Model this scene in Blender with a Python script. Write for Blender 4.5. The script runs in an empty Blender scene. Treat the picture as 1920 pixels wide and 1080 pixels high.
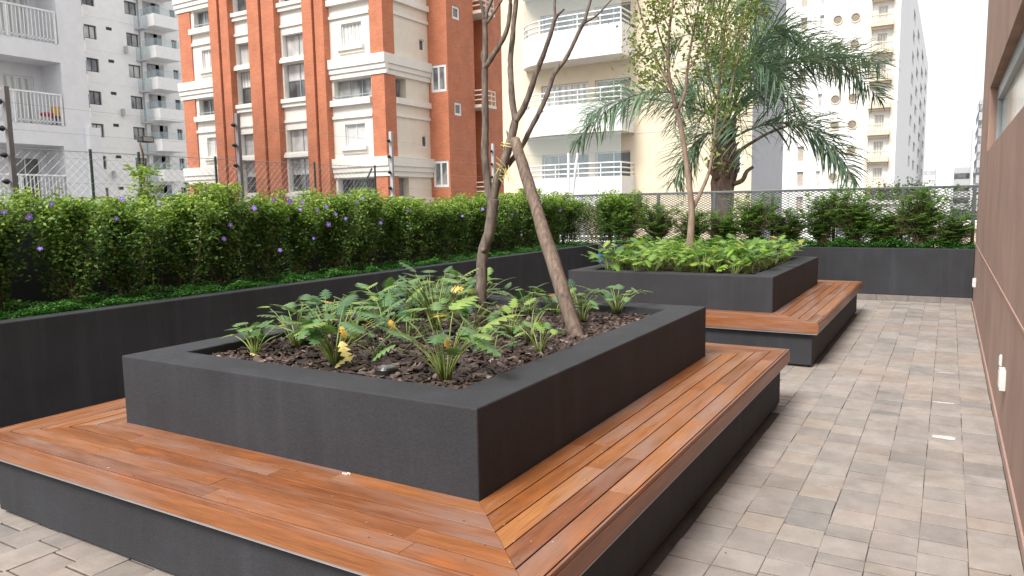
import bpy, math, random
import numpy as np
from mathutils import Vector, Matrix
random.seed(7); RNG = np.random.default_rng(11)
rad = math.radians
S = bpy.context.scene
COL = S.collection
# ------------------------------------------------------------------ camera
FPX, YAW, PITCH, ROLL, CAMZ = 1380.06, 30.6817, -6.4044, -0.993, 1.6241
_y, _p, _r = rad(YAW), rad(PITCH), rad(ROLL)
CAM = Vector((0, 0, CAMZ))
FW = Vector((-math.sin(_y)*math.cos(_p), math.cos(_y)*math.cos(_p), math.sin(_p)))
RT0 = Vector((math.cos(_y), math.sin(_y), 0)); UP0 = RT0.cross(FW)
RT = math.cos(_r)*RT0 + math.sin(_r)*UP0
UP = -math.sin(_r)*RT0 + math.cos(_r)*UP0
cd = bpy.data.cameras.new('camera'); cam = bpy.data.objects.new('camera', cd); COL.objects.link(cam)
cd.sensor_width = 36; cd.lens = FPX/1920*36; cd.clip_start = 0.05; cd.clip_end = 3000
M = Matrix((RT, UP, -FW)).transposed().to_4x4(); M.translation = CAM
cam.matrix_world = M
S.camera = cam
# ------------------------------------------------------------------ world, sun, exposure
SUN_EL, SUN_AZ = 50, 190          # azimuth: direction the light comes from, degrees clockwise from +Y
w = bpy.data.worlds.new('World'); S.world = w; w.use_nodes = True
nt = w.node_tree; nt.nodes.clear()
sky = nt.nodes.new('ShaderNodeTexSky'); sky.sky_type = 'NISHITA'; sky.sun_disc = False
sky.sun_elevation = rad(SUN_EL); sky.sun_rotation = rad(SUN_AZ); sky.dust_density = 6; sky.air_density = 1.2
hs = nt.nodes.new('ShaderNodeHueSaturation'); hs.inputs['Saturation'].default_value = 0.35
bg = nt.nodes.new('ShaderNodeBackground'); bg.inputs['Strength'].default_value = 0.15
wo = nt.nodes.new('ShaderNodeOutputWorld')
mxw = nt.nodes.new('ShaderNodeMix'); mxw.data_type = 'RGBA'; mxw.inputs[0].default_value = .8      # bright overcast veil over the blue
mxw.inputs[7].default_value = (3.7, 3.75, 3.85, 1)
nt.links.new(sky.outputs[0], hs.inputs['Color']); nt.links.new(hs.outputs[0], mxw.inputs[6]); nt.links.new(mxw.outputs[2], bg.inputs['Color']); nt.links.new(bg.outputs[0], wo.inputs[0])
ld = bpy.data.lights.new('sun', 'SUN'); ld.energy = 1.9; ld.angle = rad(18); ld.color = (1, 0.96, 0.9)
sun = bpy.data.objects.new('sun', ld); COL.objects.link(sun)
a = rad(SUN_AZ); sd = Vector((math.sin(a)*math.cos(rad(SUN_EL)), math.cos(a)*math.cos(rad(SUN_EL)), math.sin(rad(SUN_EL))))
sun.rotation_euler = (-sd).to_track_quat('-Z', 'Y').to_euler()
S.view_settings.view_transform = 'Standard'; S.view_settings.look = 'None'; S.view_settings.gamma = 1
S.view_settings.exposure = 1.22
S.render.engine = 'CYCLES'
S.cycles.max_bounces = 6; S.cycles.transparent_max_bounces = 8
S.render.resolution_x = 1024; S.render.resolution_y = 576

# ------------------------------------------------------------------ helpers
def at(px, py, x=None, y=None, z=None, d=None):
    """point of the place seen at photo pixel (px, py) on a given plane"""
    D = FW + RT*((px-960)/FPX) + UP*((540-py)/FPX)
    t = (x-CAM.x)/D.x if x is not None else (y-CAM.y)/D.y if y is not None else (z-CAM.z)/D.z if z is not None else d
    return CAM + D*t

def tag(o, label=None, cat=None, group=None, kind=None):
    if label: o['label'] = label
    if cat: o['category'] = cat
    if group: o['group'] = group
    if kind: o['kind'] = kind
    return o

def thing(name, label, cat, loc=(0, 0, 0), group=None):
    o = bpy.data.objects.new(name, None); COL.objects.link(o); o.location = loc; o.empty_display_size = .1
    return tag(o, label, cat, group)

def link(name, me, mats, parent=None, loc=None):
    o = bpy.data.objects.new(name, me); COL.objects.link(o)
    if mats is not None:
        for m in (mats if isinstance(mats, (list, tuple)) else [mats]):
            if len(me.materials) < (len(mats) if isinstance(mats, (list, tuple)) else 1): me.materials.append(m)
    if parent:
        o.parent = parent
        off = Vector((0, 0, 0)); p = parent
        while p: off += p.location; p = p.parent
        o.location = (Vector(loc) if loc is not None else Vector((0, 0, 0))) - off
    elif loc is not None: o.location = loc
    return o

class MB:
    def __init__(s): s.v = []; s.f = []; s.t = []; s.uv = []; s.m = []; s.smooth = False
    def face(s, pts, tint=.5, uv=None, mi=0):
        n = len(s.v); s.v += [tuple(p) for p in pts]; s.f.append(tuple(range(n, n+len(pts)))); s.t.append(tint); s.m.append(mi)
        s.uv += uv if uv else [(0, 0)]*len(pts)
    def idx(s, base, f, tint=.5, mi=0, uv=None):
        s.f.append(tuple(base+i for i in f)); s.t.append(tint); s.m.append(mi); s.uv += uv if uv else [(0, 0)]*len(f)
    def box(s, a, b, tint=.5, mi=0):
        x0, y0, z0 = [min(a[i], b[i]) for i in range(3)]; x1, y1, z1 = [max(a[i], b[i]) for i in range(3)]
        n = len(s.v)
        s.v += [(x0,y0,z0),(x1,y0,z0),(x1,y1,z0),(x0,y1,z0),(x0,y0,z1),(x1,y0,z1),(x1,y1,z1),(x0,y1,z1)]
        for f in ((3,2,1,0),(4,5,6,7),(0,1,5,4),(1,2,6,5),(2,3,7,6),(3,0,4,7)): s.idx(n, f, tint, mi)
        return s
    def prism(s, poly, z0, z1, tint=.5):
        n = len(s.v); k = len(poly)
        s.v += [(p[0], p[1], z0) for p in poly] + [(p[0], p[1], z1) for p in poly]
        s.idx(n, list(range(k))[::-1], tint); s.idx(n, [k+i for i in range(k)], tint)
        for i in range(k): j = (i+1) % k; s.idx(n, (i, j, k+j, k+i), tint)
        return s
    def tube(s, pts, radii, seg=8, tint=.5, cap=True):
        pts = [Vector(p) for p in pts]
        if not isinstance(radii, (list, tuple)): radii = [radii]*len(pts)
        n = len(s.v); k = len(pts); ref = None
        for i, p in enumerate(pts):
            t = (pts[min(i+1, k-1)] - pts[max(i-1, 0)]).normalized()
            if ref is None: ref = Vector((0, 0, 1)) if abs(t.z) < .9 else Vector((1, 0, 0))
            a = t.cross(ref).normalized(); b = t.cross(a).normalized(); ref = -b if False else ref
            for j in range(seg):
                th = 2*math.pi*j/seg
                s.v.append(tuple(p + (a*math.cos(th)+b*math.sin(th))*radii[i]))
        for i in range(k-1):
            for j in range(seg):
                j2 = (j+1) % seg
                s.idx(n, (i*seg+j, i*seg+j2, (i+1)*seg+j2, (i+1)*seg+j), tint,
                      uv=[(j/seg, i), ((j+1)/seg, i), ((j+1)/seg, i+1), (j/seg, i+1)])
        if cap: s.idx(n, list(range(seg))[::-1], tint); s.idx(n, [(k-1)*seg+j for j in range(seg)], tint)
        return s
    def mesh(s, name, smooth=False):
        me = bpy.data.meshes.new(name); me.from_pydata(s.v, [], s.f)
        at_ = me.attributes.new('tint', 'FLOAT', 'FACE'); at_.data.foreach_set('value', s.t)
        uvl = me.uv_layers.new(name='UVMap'); uvl.data.foreach_set('uv', [c for u in s.uv for c in u])
        me.polygons.foreach_set('material_index', s.m)
        if smooth: me.polygons.foreach_set('use_smooth', [True]*len(s.f))
        me.update(); return me
    def build(s, name, mats, parent=None, smooth=False, bevel=0):
        o = link(name, s.mesh(name, smooth), mats, parent)
        if bevel:
            b = o.modifiers.new('bevel', 'BEVEL'); b.width = bevel; b.segments = 2; b.limit_method = 'ANGLE'; b.angle_limit = rad(40)
        return o

def leaf_mesh(name, P, D, N, L, W, tint, fold=.25):
    """many small folded leaves; all arguments numpy arrays"""
    n = len(P); L = L[:, None]; W = W[:, None]
    Sd = np.cross(D, N); Sd /= np.linalg.norm(Sd, axis=1)[:, None]+1e-9
    Nn = np.cross(Sd, D)
    V = np.stack([P, P+D*L*.45+Sd*W*.5+Nn*W*fold, P+D*L-Nn*L*.08, P+D*L*.45-Sd*W*.5+Nn*W*fold], 1).reshape(-1, 3)
    me = bpy.data.meshes.new(name)
    me.vertices.add(4*n); me.vertices.foreach_set('co', V.ravel())
    b = (np.arange(n)*4)[:, None]
    F = np.concatenate([b+[[0, 1, 2]], b+[[0, 2, 3]]], 1).reshape(-1)
    me.loops.add(6*n); me.loops.foreach_set('vertex_index', F.astype(np.int32))
    me.polygons.add(2*n); me.polygons.foreach_set('loop_start', (np.arange(2*n)*3).astype(np.int32))
    me.polygons.foreach_set('loop_total', np.full(2*n, 3, np.int32))
    at_ = me.attributes.new('tint', 'FLOAT', 'FACE'); at_.data.foreach_set('value', np.repeat(tint, 2).astype(np.float32))
    me.update(calc_edges=True); return me

def unit(a): return a/(np.linalg.norm(a, axis=1)[:, None]+1e-9)
def rnd_dirs(n, zlo=-.4, zhi=.9):
    a = RNG.uniform(0, 2*np.pi, n); z = RNG.uniform(zlo, zhi, n); r = np.sqrt(np.maximum(0, 1-z*z))
    return np.stack([r*np.cos(a), r*np.sin(a), z], 1)

# ------------------------------------------------------------------ materials
def mat(name, build, rough=.7, **kw):
    m = bpy.data.materials.new(name); m.use_nodes = True; t = m.node_tree; t.nodes.clear()
    out = t.nodes.new('ShaderNodeOutputMaterial'); b = t.nodes.new('ShaderNodeBsdfPrincipled')
    b.inputs['Roughness'].default_value = rough
    for k, v in kw.items(): b.inputs[k.replace('_', ' ')].default_value = v
    t.links.new(b.outputs[0], out.inputs[0])
    build(t, b, out); return m
def N(t, ty, **ins):
    n = t.nodes.new(ty)
    for k, v in ins.items():
        if k.startswith('_'): setattr(n, k[1:], v)
        else:
            s = n.inputs[k.replace('_', ' ')] if not k.isdigit() else n.inputs[int(k)]
            if hasattr(v, 'is_linked'): t.links.new(v, s)
            else: s.default_value = v
    return n
def ramp(t, fac, stops, interp='LINEAR'):
    r = t.nodes.new('ShaderNodeValToRGB'); r.color_ramp.interpolation = interp
    e = r.color_ramp.elements
    while len(e) < len(stops): e.new(.5)
    for i, (p, c) in enumerate(stops): e[i].position = p; e[i].color = (*c, 1)
    t.links.new(fac, r.inputs[0]); return r.outputs[0]
def noise(t, scale, detail=3, vec=None, rough=.55):
    n = N(t, 'ShaderNodeTexNoise', Scale=scale, Detail=detail, Roughness=rough)
    if vec is not None: t.links.new(vec, n.inputs['Vector'])
    return n.outputs['Fac']
def objco(t, sc=(1, 1, 1)):
    g = t.nodes.new('ShaderNodeNewGeometry'); m = N(t, 'ShaderNodeMapping'); t.links.new(g.outputs['Position'], m.inputs['Vector'])
    m.inputs['Scale'].default_value = sc; return m.outputs[0]
def tintn(t): return N(t, 'ShaderNodeAttribute', _attribute_name='tint').outputs['Fac']
def mul(t, a, b):
    m = t.nodes.new('ShaderNodeMix'); m.data_type = 'RGBA'; m.blend_type = 'MULTIPLY'; m.inputs[0].default_value = 1
    t.links.new(a, m.inputs[6]); t.links.new(b, m.inputs[7]); return m.outputs[2]
def mixc(t, f, a, b, mode='MIX'):
    m = t.nodes.new('ShaderNodeMix'); m.data_type = 'RGBA'; m.blend_type = mode
    for s, v in ((m.inputs[0], f), (m.inputs[6], a), (m.inputs[7], b)):
        if hasattr(v, 'is_linked'): t.links.new(v, s)
        else: s.default_value = v if not isinstance(v, tuple) else (*v, 1)
    return m.outputs[2]
def bump(t, b, h, dist=.01, strength=.6):
    bn = N(t, 'ShaderNodeBump', Distance=dist, Strength=strength); t.links.new(h, bn.inputs['Height']); t.links.new(bn.outputs[0], b.inputs['Normal'])
def math_(t, op, a, b=0):
    m = t.nodes.new('ShaderNodeMath'); m.operation = op
    for s, v in zip(m.inputs, (a, b)):
        if hasattr(v, 'is_linked'): t.links.new(v, s)
        else: s.default_value = v
    return m.outputs[0]

def stucco(name, c, var=.25, sc=90, bd=.004, rough=.9, drip=False, grain=.12, stain=None):
    def f(t, b, o):
        p = objco(t)
        n1 = noise(t, 2.2, 5, p); n2 = noise(t, sc, 2, p); 
        lo = tuple(x*(1-var) for x in c); hi = tuple(min(1, x*(1+var)) for x in c)
        c1 = ramp(t, n1, [(.3, lo), (.7, hi)])
        c2 = ramp(t, n2, [(.3, (1-grain*2,)*3), (.7, (1,)*3)])
        cc = mul(t, c1, c2)
        if drip:
            dv = objco(t, (9, 9, .5)); d = noise(t, 1.0, 4, dv)
            cc = mixc(t, ramp(t, d, [(.52, (0, 0, 0)), (.72, (.22,)*3)]), cc, tuple(min(1, x*2.1) for x in c))
        if stain:
            s1 = noise(t, 1.0, 5, objco(t, (1.6, 1.6, .45)), .65); s2 = noise(t, 6, 5, p, .7)
            cc = mul(t, cc, ramp(t, s1, [(.48, (1, 1, 1)), (.75, stain)])); cc = mul(t, cc, ramp(t, s2, [(.6, (1, 1, 1)), (.78, (.85,)*3)]))
        t.links.new(cc, b.inputs['Base Color']); bump(t, b, noise(t, sc, 4, p, .7), bd, .7)
    return mat(name, f, rough)
def plain(name, c, rough=.5, var=.08, sc=6, **kw):
    def f(t, b, o):
        n = noise(t, sc, 4, objco(t))
        t.links.new(ramp(t, n, [(.3, tuple(x*(1-var) for x in c)), (.7, tuple(min(1, x*(1+var)) for x in c))]), b.inputs['Base Color'])
    return mat(name, f, rough, **kw)
def leafmat(name, stops, rough=.42, trans=.35, spec=.5):
    def f(t, b, o):
        c = ramp(t, tintn(t), stops)
        c = mul(t, c, ramp(t, noise(t, 30, 2, objco(t)), [(.3, (.8,)*3), (.7, (1.15,)*3)]))
        t.links.new(c, b.inputs['Base Color'])
        b.inputs['Specular IOR Level'].default_value = spec
        tr = t.nodes.new('ShaderNodeBsdfTranslucent'); t.links.new(mixc(t, .5, c, (.9, 1, .35), 'MULTIPLY'), tr.inputs[0])
        mx = t.nodes.new('ShaderNodeMixShader'); mx.inputs[0].default_value = trans
        t.links.new(b.outputs[0], mx.inputs[1]); t.links.new(tr.outputs[0], mx.inputs[2]); t.links.new(mx.outputs[0], o.inputs[0])
    return mat(name, f, rough)

m_char = stucco('charcoal_stucco', (.031, .0325, .0385), .2, 110, .004, .8, drip=True, grain=.16)
m_brown = stucco('brown_stucco', (.39, .255, .20), .12, 160, .003, .9, stain=(.80, .78, .77))
m_brown2 = stucco('brown_skirting', (.44, .29, .24), .10, 60, .002, .8)
m_groove = plain('groove_sealant', (.42, .27, .21), .8)
m_metal = plain('grey_painted_steel', (.12, .13, .135), .4, Metallic=.3)
m_strip = plain('aluminium_strip', (.55, .55, .57), .35, Metallic=.5)
m_black = plain('black_plastic', (.02, .021, .023), .35)
m_green_post = plain('dark_green_paint', (.03, .06, .045), .45)
m_galv = plain('galvanised_wire', (.32, .33, .33), .45, Metallic=.6)
m_purple_post = plain('purple_grey_paint', (.2, .18, .19), .5)
m_white = stucco('white_paint', (.83, .82, .81), .04, 40, .002, .8, grain=.02)
m_cream = stucco('cream_paint', (.74, .63, .47), .04, 20, .002, .85, grain=.02)
m_cream2 = stucco('pale_cream_paint', (.74, .68, .58), .04, 20, .002, .85, grain=.02)
m_beige = stucco('beige_paint', (.62, .46, .34), .05, 20, .002, .85, grain=.02)
m_trim = stucco('ivory_trim', (.76, .73, .67), .04, 30, .002, .8, grain=.02)
m_greyw = stucco('grey_white_paint', (.74, .74, .755), .05, 20, .002, .85, grain=.03)
m_greyw2 = stucco('grey_paint_and_shade', (.46, .46, .48), .05, 20, .002, .85, grain=.03)  # plain grey of far blocks and units, plus shade painted on a side wall
m_dark = plain('dark_interior', (.05, .045, .045), .8)
m_frame_w = plain('white_window_frame', (.75, .76, .76), .4)
m_frame_g = plain('grey_window_frame', (.32, .36, .38), .4)
m_frame_d = plain('dark_window_frame', (.06, .06, .07), .4)
m_red = plain('red_cushion', (.5, .04, .05), .7)
m_yellow = plain('yellow_fabric', (.8, .42, .03), .7)
m_blue = plain('blue_plastic', (.02, .1, .45), .4)
m_switch = plain('pale_plastic_box', (.66, .68, .66), .4)
m_soil = stucco('dark_soil', (.03, .022, .016), .4, 30, .02, .95)
m_street = stucco('street_asphalt', (.16, .16, .16), .2, 20, .01, .9)
m_slab = stucco('paver_bedding', (.10, .088, .075), .3, 60, .004, .95)

def f_glass(c1, c2, sc=(.6, .6, .4)):
    def f(t, b, o):
        n = noise(t, 1.6, 2, objco(t, sc))
        t.links.new(mixc(t, ramp(t, n, [(.42, (0,)*3), (.58, (1,)*3)]), c1, c2), b.inputs['Base Color'])
        b.inputs['Specular IOR Level'].default_value = .8
    return f
m_glass_d = mat('dark_glass', f_glass((.045, .05, .055), (.13, .13, .125)), .08)
m_glass_c = mat('curtained_glass', f_glass((.40, .40, .39), (.55, .54, .52)), .12)
m_glass_m = mat('reflecting_glass', f_glass((.10, .11, .12), (.32, .32, .31)), .06)
def f_slats(t, b, o):
    wv = N(t, 'ShaderNodeTexWave', Scale=5.0); t.links.new(objco(t), wv.inputs['Vector']); wv.bands_direction = 'Z'
    t.links.new(ramp(t, wv.outputs['Fac'], [(.1, (.42, .43, .43)), (.6, (.66, .67, .66))]), b.inputs['Base Color'])
m_shutter = mat('slatted_shutter', f_slats, .5)
def f_curt(t, b, o):
    wv = N(t, 'ShaderNodeTexWave', Scale=2.2, Distortion=1.2); t.links.new(objco(t, (1, 1, .05)), wv.inputs['Vector']); wv.bands_direction = 'DIAGONAL'
    t.links.new(ramp(t, wv.outputs['Fac'], [(.1, (.45, .46, .44)), (.7, (.70, .71, .68))]), b.inputs['Base Color'])
m_curtain = mat('glass_over_curtain', f_curt, .15)
def f_glasspane(t, b, o):
    b.inputs['Transmission Weight'].default_value = 1; b.inputs['IOR'].default_value = 1.3; b.inputs['Base Color'].default_value = (.85, .93, .95, 1)
    tr = t.nodes.new('ShaderNodeBsdfTransparent'); mx = t.nodes.new('ShaderNodeMixShader'); mx.inputs[0].default_value = .25
    gl = t.nodes.new('ShaderNodeBsdfPrincipled'); gl.inputs['Base Color'].default_value = (.45, .55, .58, 1); gl.inputs['Roughness'].default_value = .1
    t.links.new(tr.outputs[0], mx.inputs[1]); t.links.new(gl.outputs[0], mx.inputs[2]); t.links.new(mx.outputs[0], o.inputs[0])
m_balglass = mat('balcony_glass', f_glasspane, .1)

def f_brick(t, b, o):
    # small bricks: work in metres on both facade directions
    g = t.nodes.new('ShaderNodeNewGeometry'); sp = N(t, 'ShaderNodeSeparateXYZ'); t.links.new(g.outputs['Position'], sp.inputs[0])
    s = math_(t, 'ADD', sp.outputs[0], sp.outputs[1]); cb = N(t, 'ShaderNodeCombineXYZ'); t.links.new(s, cb.inputs[0]); t.links.new(sp.outputs[2], cb.inputs[1])
    br = N(t, 'ShaderNodeTexBrick', Scale=1.0); t.links.new(cb.outputs[0], br.inputs['Vector'])
    br.inputs['Color1'].default_value = (.52, .175, .085, 1); br.inputs['Color2'].default_value = (.44, .135, .065, 1)
    br.inputs['Mortar'].default_value = (.46, .22, .14, 1); br.inputs['Mortar Size'].default_value = .008
    br.inputs['Brick Width'].default_value = .24; br.inputs['Row Height'].default_value = .075
    c = mul(t, br.outputs[0], ramp(t, noise(t, 1.1, 4, objco(t)), [(.3, (.88,)*3), (.7, (1.1,)*3)]))
    t.links.new(c, b.inputs['Base Color'])
m_brick = mat('red_brick', f_brick, .85)

def f_wood(t, b, o):
    uv = N(t, 'ShaderNodeUVMap', _uv_map='UVMap').outputs[0]
    ti = tintn(t)
    off = N(t, 'ShaderNodeCombineXYZ'); t.links.new(math_(t, 'MULTIPLY', ti, 37.0), off.inputs[0]); t.links.new(math_(t, 'MULTIPLY', ti, 11.0), off.inputs[1])
    ad = N(t, 'ShaderNodeVectorMath', _operation='ADD'); t.links.new(uv, ad.inputs[0]); t.links.new(off.outputs[0], ad.inputs[1])
    def mp(sx, sy):
        m = N(t, 'ShaderNodeMapping'); m.inputs['Scale'].default_value = (sx, sy, 1); t.links.new(ad.outputs[0], m.inputs['Vector']); return m.outputs[0]
    grain = noise(t, 1, 6, mp(5, 130), .65); streak = noise(t, 1, 4, mp(1.6, 22)); blot = noise(t, 1, 4, mp(2.2, 9), .6); gw = noise(t, 1, 4, mp(1.1, 5), .6)
    base = ramp(t, ti, [(0, (.15, .052, .026)), (.3, (.235, .088, .035)), (.55, (.30, .118, .043)), (.8, (.36, .15, .054)), (1, (.42, .20, .075))])
    c = mul(t, base, ramp(t, streak, [(.25, (.72, .66, .6)), (.75, (1.18, 1.15, 1.1))]))
    c = mul(t, c, ramp(t, grain, [(.25, (.60, .55, .52)), (.6, (1.12,)*3)]))
    c = mixc(t, ramp(t, blot, [(.56, (0,)*3), (.72, (.6,)*3)]), c, (.42, .12, .022))
    c = mixc(t, ramp(t, gw, [(.44, (0,)*3), (.68, (.62,)*3)]), c, (.28, .195, .165))
    t.links.new(c, b.inputs['Base Color'])
    t.links.new(ramp(t, gw, [(.4, (.33,)*3), (.7, (.52,)*3)]), b.inputs['Roughness'])
    bump(t, b, grain, .0015, .35)
m_wood = mat('oiled_hardwood', f_wood, .45, Specular_IOR_Level=.5)

def f_paver(t, b, o):
    ti = tintn(t); p = objco(t)
    base = ramp(t, ti, [(0, (.25, .235, .22)), (.25, (.29, .262, .243)), (.5, (.33, .288, .265)), (.7, (.345, .312, .285)), (.9, (.355, .30, .255)), (1, (.28, .26, .25))])
    c = mul(t, base, ramp(t, noise(t, 9, 5, p), [(.3, (.86,)*3), (.7, (1.1,)*3)]))
    c = mul(t, c, ramp(t, noise(t, 240, 2, p), [(.3, (.78,)*3), (.6, (1.06,)*3)]))
    c = mixc(t, ramp(t, noise(t, .9, 3, p), [(.5, (0,)*3), (.75, (.35,)*3)]), c, (.40, .27, .20))
    c = mul(t, c, ramp(t, noise(t, 1.7, 6, p, .7), [(.35, (.80, .79, .78)), (.6, (1.04,)*3)]))
    sp_ = noise(t, 55, 2, p); c = mixc(t, ramp(t, sp_, [(.74, (0,)*3), (.78, (.6,)*3)]), c, (.08, .07, .06))
    t.links.new(c, b.inputs['Base Color']); bump(t, b, noise(t, 160, 4, p), .002, .5)
m_paver = mat('clay_stone_pavers', f_paver, .62)
m_chalk = plain('white_efflorescence', (.72, .71, .70), .8, .15, 60)
def f_bark(c1, c2, sc=(14, 14, 3)):
    def f(t, b, o):
        p = objco(t, sc); n = noise(t, 1.5, 5, p, .65)
        t.links.new(mul(t, ramp(t, n, [(.3, c1), (.7, c2)]), ramp(t, noise(t, 3, 3, objco(t)), [(.3, (.8,)*3), (.7, (1.15,)*3)])), b.inputs['Base Color'])
        bump(t, b, n, .006, .8)
    return f
m_bark = mat('grey_brown_bark', f_bark((.045, .033, .027), (.23, .18, .145), (22, 22, 5)), .85)
m_stake = mat('weathered_stake_wood', f_bark((.075, .052, .040), (.26, .19, .145), (30, 30, 2.5)), .8)
m_bark2 = mat('pinkish_bark', f_bark((.16, .11, .085), (.32, .23, .175)), .85)
m_twig = mat('dark_stem', f_bark((.05, .04, .025), (.20, .14, .085)), .8)
m_palmtrunk = mat('palm_fibre_trunk', f_bark((.07, .045, .035), (.26, .17, .125), (9, 9, 3)), .9)
def f_chip(t, b, o):
    c = ramp(t, tintn(t), [(0, (.022, .014, .011)), (.35, (.06, .036, .028)), (.65, (.15, .10, .08)), (1, (.42, .33, .28))])
    t.links.new(mul(t, c, ramp(t, noise(t, 70, 3, objco(t)), [(.3, (.6,)*3), (.7, (1.3,)*3)])), b.inputs['Base Color'])
m_chip = mat('bark_chip', f_chip, .6)
G = leafmat
m_hedge = G('hedge_leaf', [(0, (.03, .075, .018)), (.35, (.10, .20, .035)), (.7, (.24, .38, .06)), (1, (.42, .53, .10))], .45, .38)
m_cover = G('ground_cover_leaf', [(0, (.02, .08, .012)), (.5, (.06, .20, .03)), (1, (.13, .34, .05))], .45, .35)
m_philo = G('lobed_leaf', [(0, (.04, .12, .045)), (.4, (.11, .23, .08)), (.65, (.17, .31, .085)), (.86, (.28, .42, .08)), (.91, (.42, .46, .07)), (1, (.70, .42, .06))], .3, .32, .7)
m_philo2 = G('bright_lobed_leaf', [(0, (.06, .16, .035)), (.5, (.17, .33, .055)), (.85, (.32, .48, .08)), (.93, (.45, .45, .06)), (1, (.8, .42, .03))], .4, .35)
m_petiole = plain('leaf_stalk', (.20, .26, .07), .45, .3)
m_dry = plain('dry_leaf', (.62, .52, .18), .6, .25, 25)
m_orange_leaf = plain('orange_leaf', (.62, .36, .06), .5, .2, 25)
m_palm = G('palm_leaflet', [(0, (.05, .10, .065)), (.5, (.12, .20, .125)), (1, (.26, .35, .20))], .38, .25)
m_olive = G('sparse_tree_leaf', [(0, (.12, .18, .045)), (.5, (.21, .28, .07)), (1, (.36, .40, .10))], .5, .4)
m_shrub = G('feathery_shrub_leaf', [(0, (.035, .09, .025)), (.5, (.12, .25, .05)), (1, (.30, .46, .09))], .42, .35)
m_far = G('far_tree_leaf', [(0, (.04, .08, .03)), (.5, (.09, .14, .045)), (1, (.17, .22, .07))], .6, .3)
m_flower = plain('purple_petal', (.30, .17, .72), .5, .15, 30)
m_flower2 = plain('pale_flower_throat', (.75, .7, .8), .5)
m_chalk2 = plain('pale_efflorescence', (.56, .54, .52), .8, .3, 40)
# ------------------------------------------------------------------ terrace, paving, street
XW, XR, YB, ZW = -5.855, .362, 13.16, .844
g = MB(); g.face([(-900, -300, -6), (900, -300, -6), (900, 1800, -6), (-900, 1800, -6)]); tag(g.build('ground', m_street), kind='structure')
g = MB(); g.box((-7.9, -6, -6), (8, 14.1, -.006)); tag(g.build('terrace', m_slab), kind='structure')

def boxes_paving():
    mb = MB(); x = XW + .01; j = .004
    while x < XR - .03:
        wd = min(.1995, XR - .016 - x); wd = XR-.016-x if XR-.016-x < .26 else wd; y = -3.2 + RNG.uniform(0, .2)
        ct = RNG.uniform(-.1, .1)
        while y < YB:
            ln = float(RNG.choice([.2, .2, .2, .15, .25, .1, .3], p=[.3, .2, .12, .16, .1, .07, .05])) + .006
            y2 = min(y+ln, YB)
            inside = (-4.3 < x < -1.25 and 2.0 < y and y2 < 5.9) or (-4.3 < x < -1.25 and 7.6 < y and y2 < 11.5)
            if not inside:
                z = RNG.uniform(-.0015, .0015); t = float(np.clip(RNG.uniform(0, 1)*.85 + ct + .05, 0, 1))
                sx = RNG.uniform(-.002, .002); a, b2, c, d = x+.0009+sx, y+.0062, x+wd-.0009+sx, y2-.0062; e = .0018
                jx = RNG.uniform(-.0015, .0015, 8)
                n = len(mb.v)
                mb.v += [(a+jx[0], b2+jx[1], -.02), (c+jx[2], b2+jx[3], -.02), (c+jx[4], d+jx[5], -.02), (a+jx[6], d+jx[7], -.02)]
                mb.v += [(a+jx[0], b2+jx[1], z-.0018), (c+jx[2], b2+jx[3], z-.0018), (c+jx[4], d+jx[5], z-.0018), (a+jx[6], d+jx[7], z-.0018)]
                mb.v += [(a+e, b2+e, z), (c-e, b2+e, z), (c-e, d-e, z), (a+e, d-e, z)]
                for k in range(4):
                    k2 = (k+1) % 4; mb.idx(n, (k, k2, 4+k2, 4+k), t); mb.idx(n, (4+k, 4+k2, 8+k2, 8+k), t)
                mb.idx(n, (8, 9, 10, 11), t)
            y = y2
        x += wd if wd > .1995 else .1995
    return mb
tag(boxes_paving().build('paving', m_paver), kind='structure')

def wallbox(name, a, b, label, m=m_char, bev=.006):
    mb = MB().box(a, b); o = mb.build(name, m, bevel=bev); return tag(o, label, 'wall')
# long left planting bed wall and back wall (one casting each)
lw = MB().box((XW-.167, -3, -.01), (XW, YB+.15, ZW)).build('garden_wall', m_char, bevel=.008)
tag(lw, 'long dark charcoal planting wall running along the left side below the flowering hedge', 'wall')
bw_ = thing('garden_wall', 'charcoal wall closing the far end of the terrace with a tile skirting', 'wall', (-2.7, YB, 0))
MB().box((XW+.002, YB, .095), (XR-.003, YB+.13, ZW-.002)).build('wall_face', m_char, bw_, bevel=.008)
sk = MB(); x = XW+.01
while x < XR-.02:
    x2 = min(x+.445, XR-.004); sk.box((x, YB-.008, .001), (x2-.004, YB+.1, .093), float(RNG.uniform(.2, .9))); x = x2
m_skt = plain('grey_skirting_tile', (.20, .18, .165), .7, .15, 12)
sk.build('skirting', m_skt, bw_, bevel=.002)
g = MB(); g.box((-7.6, -3, -.01), (XW-.17, 14.1, .775)); g.box((XW-.165, YB+.155, -.01), (6, 14.1, .775)); tag(g.build('soil_bed', m_soil), kind='structure')
# dark board wall behind the hedge
dw = MB().box((-7.15, -3, .776), (-7.05, 13.9, 1.62)).build('boundary_wall', plain('dark_board', (.035, .035, .042), .8), bevel=.01)
tag(dw, 'low dark grey boundary wall hidden behind the purple flowered hedge', 'wall')

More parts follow.
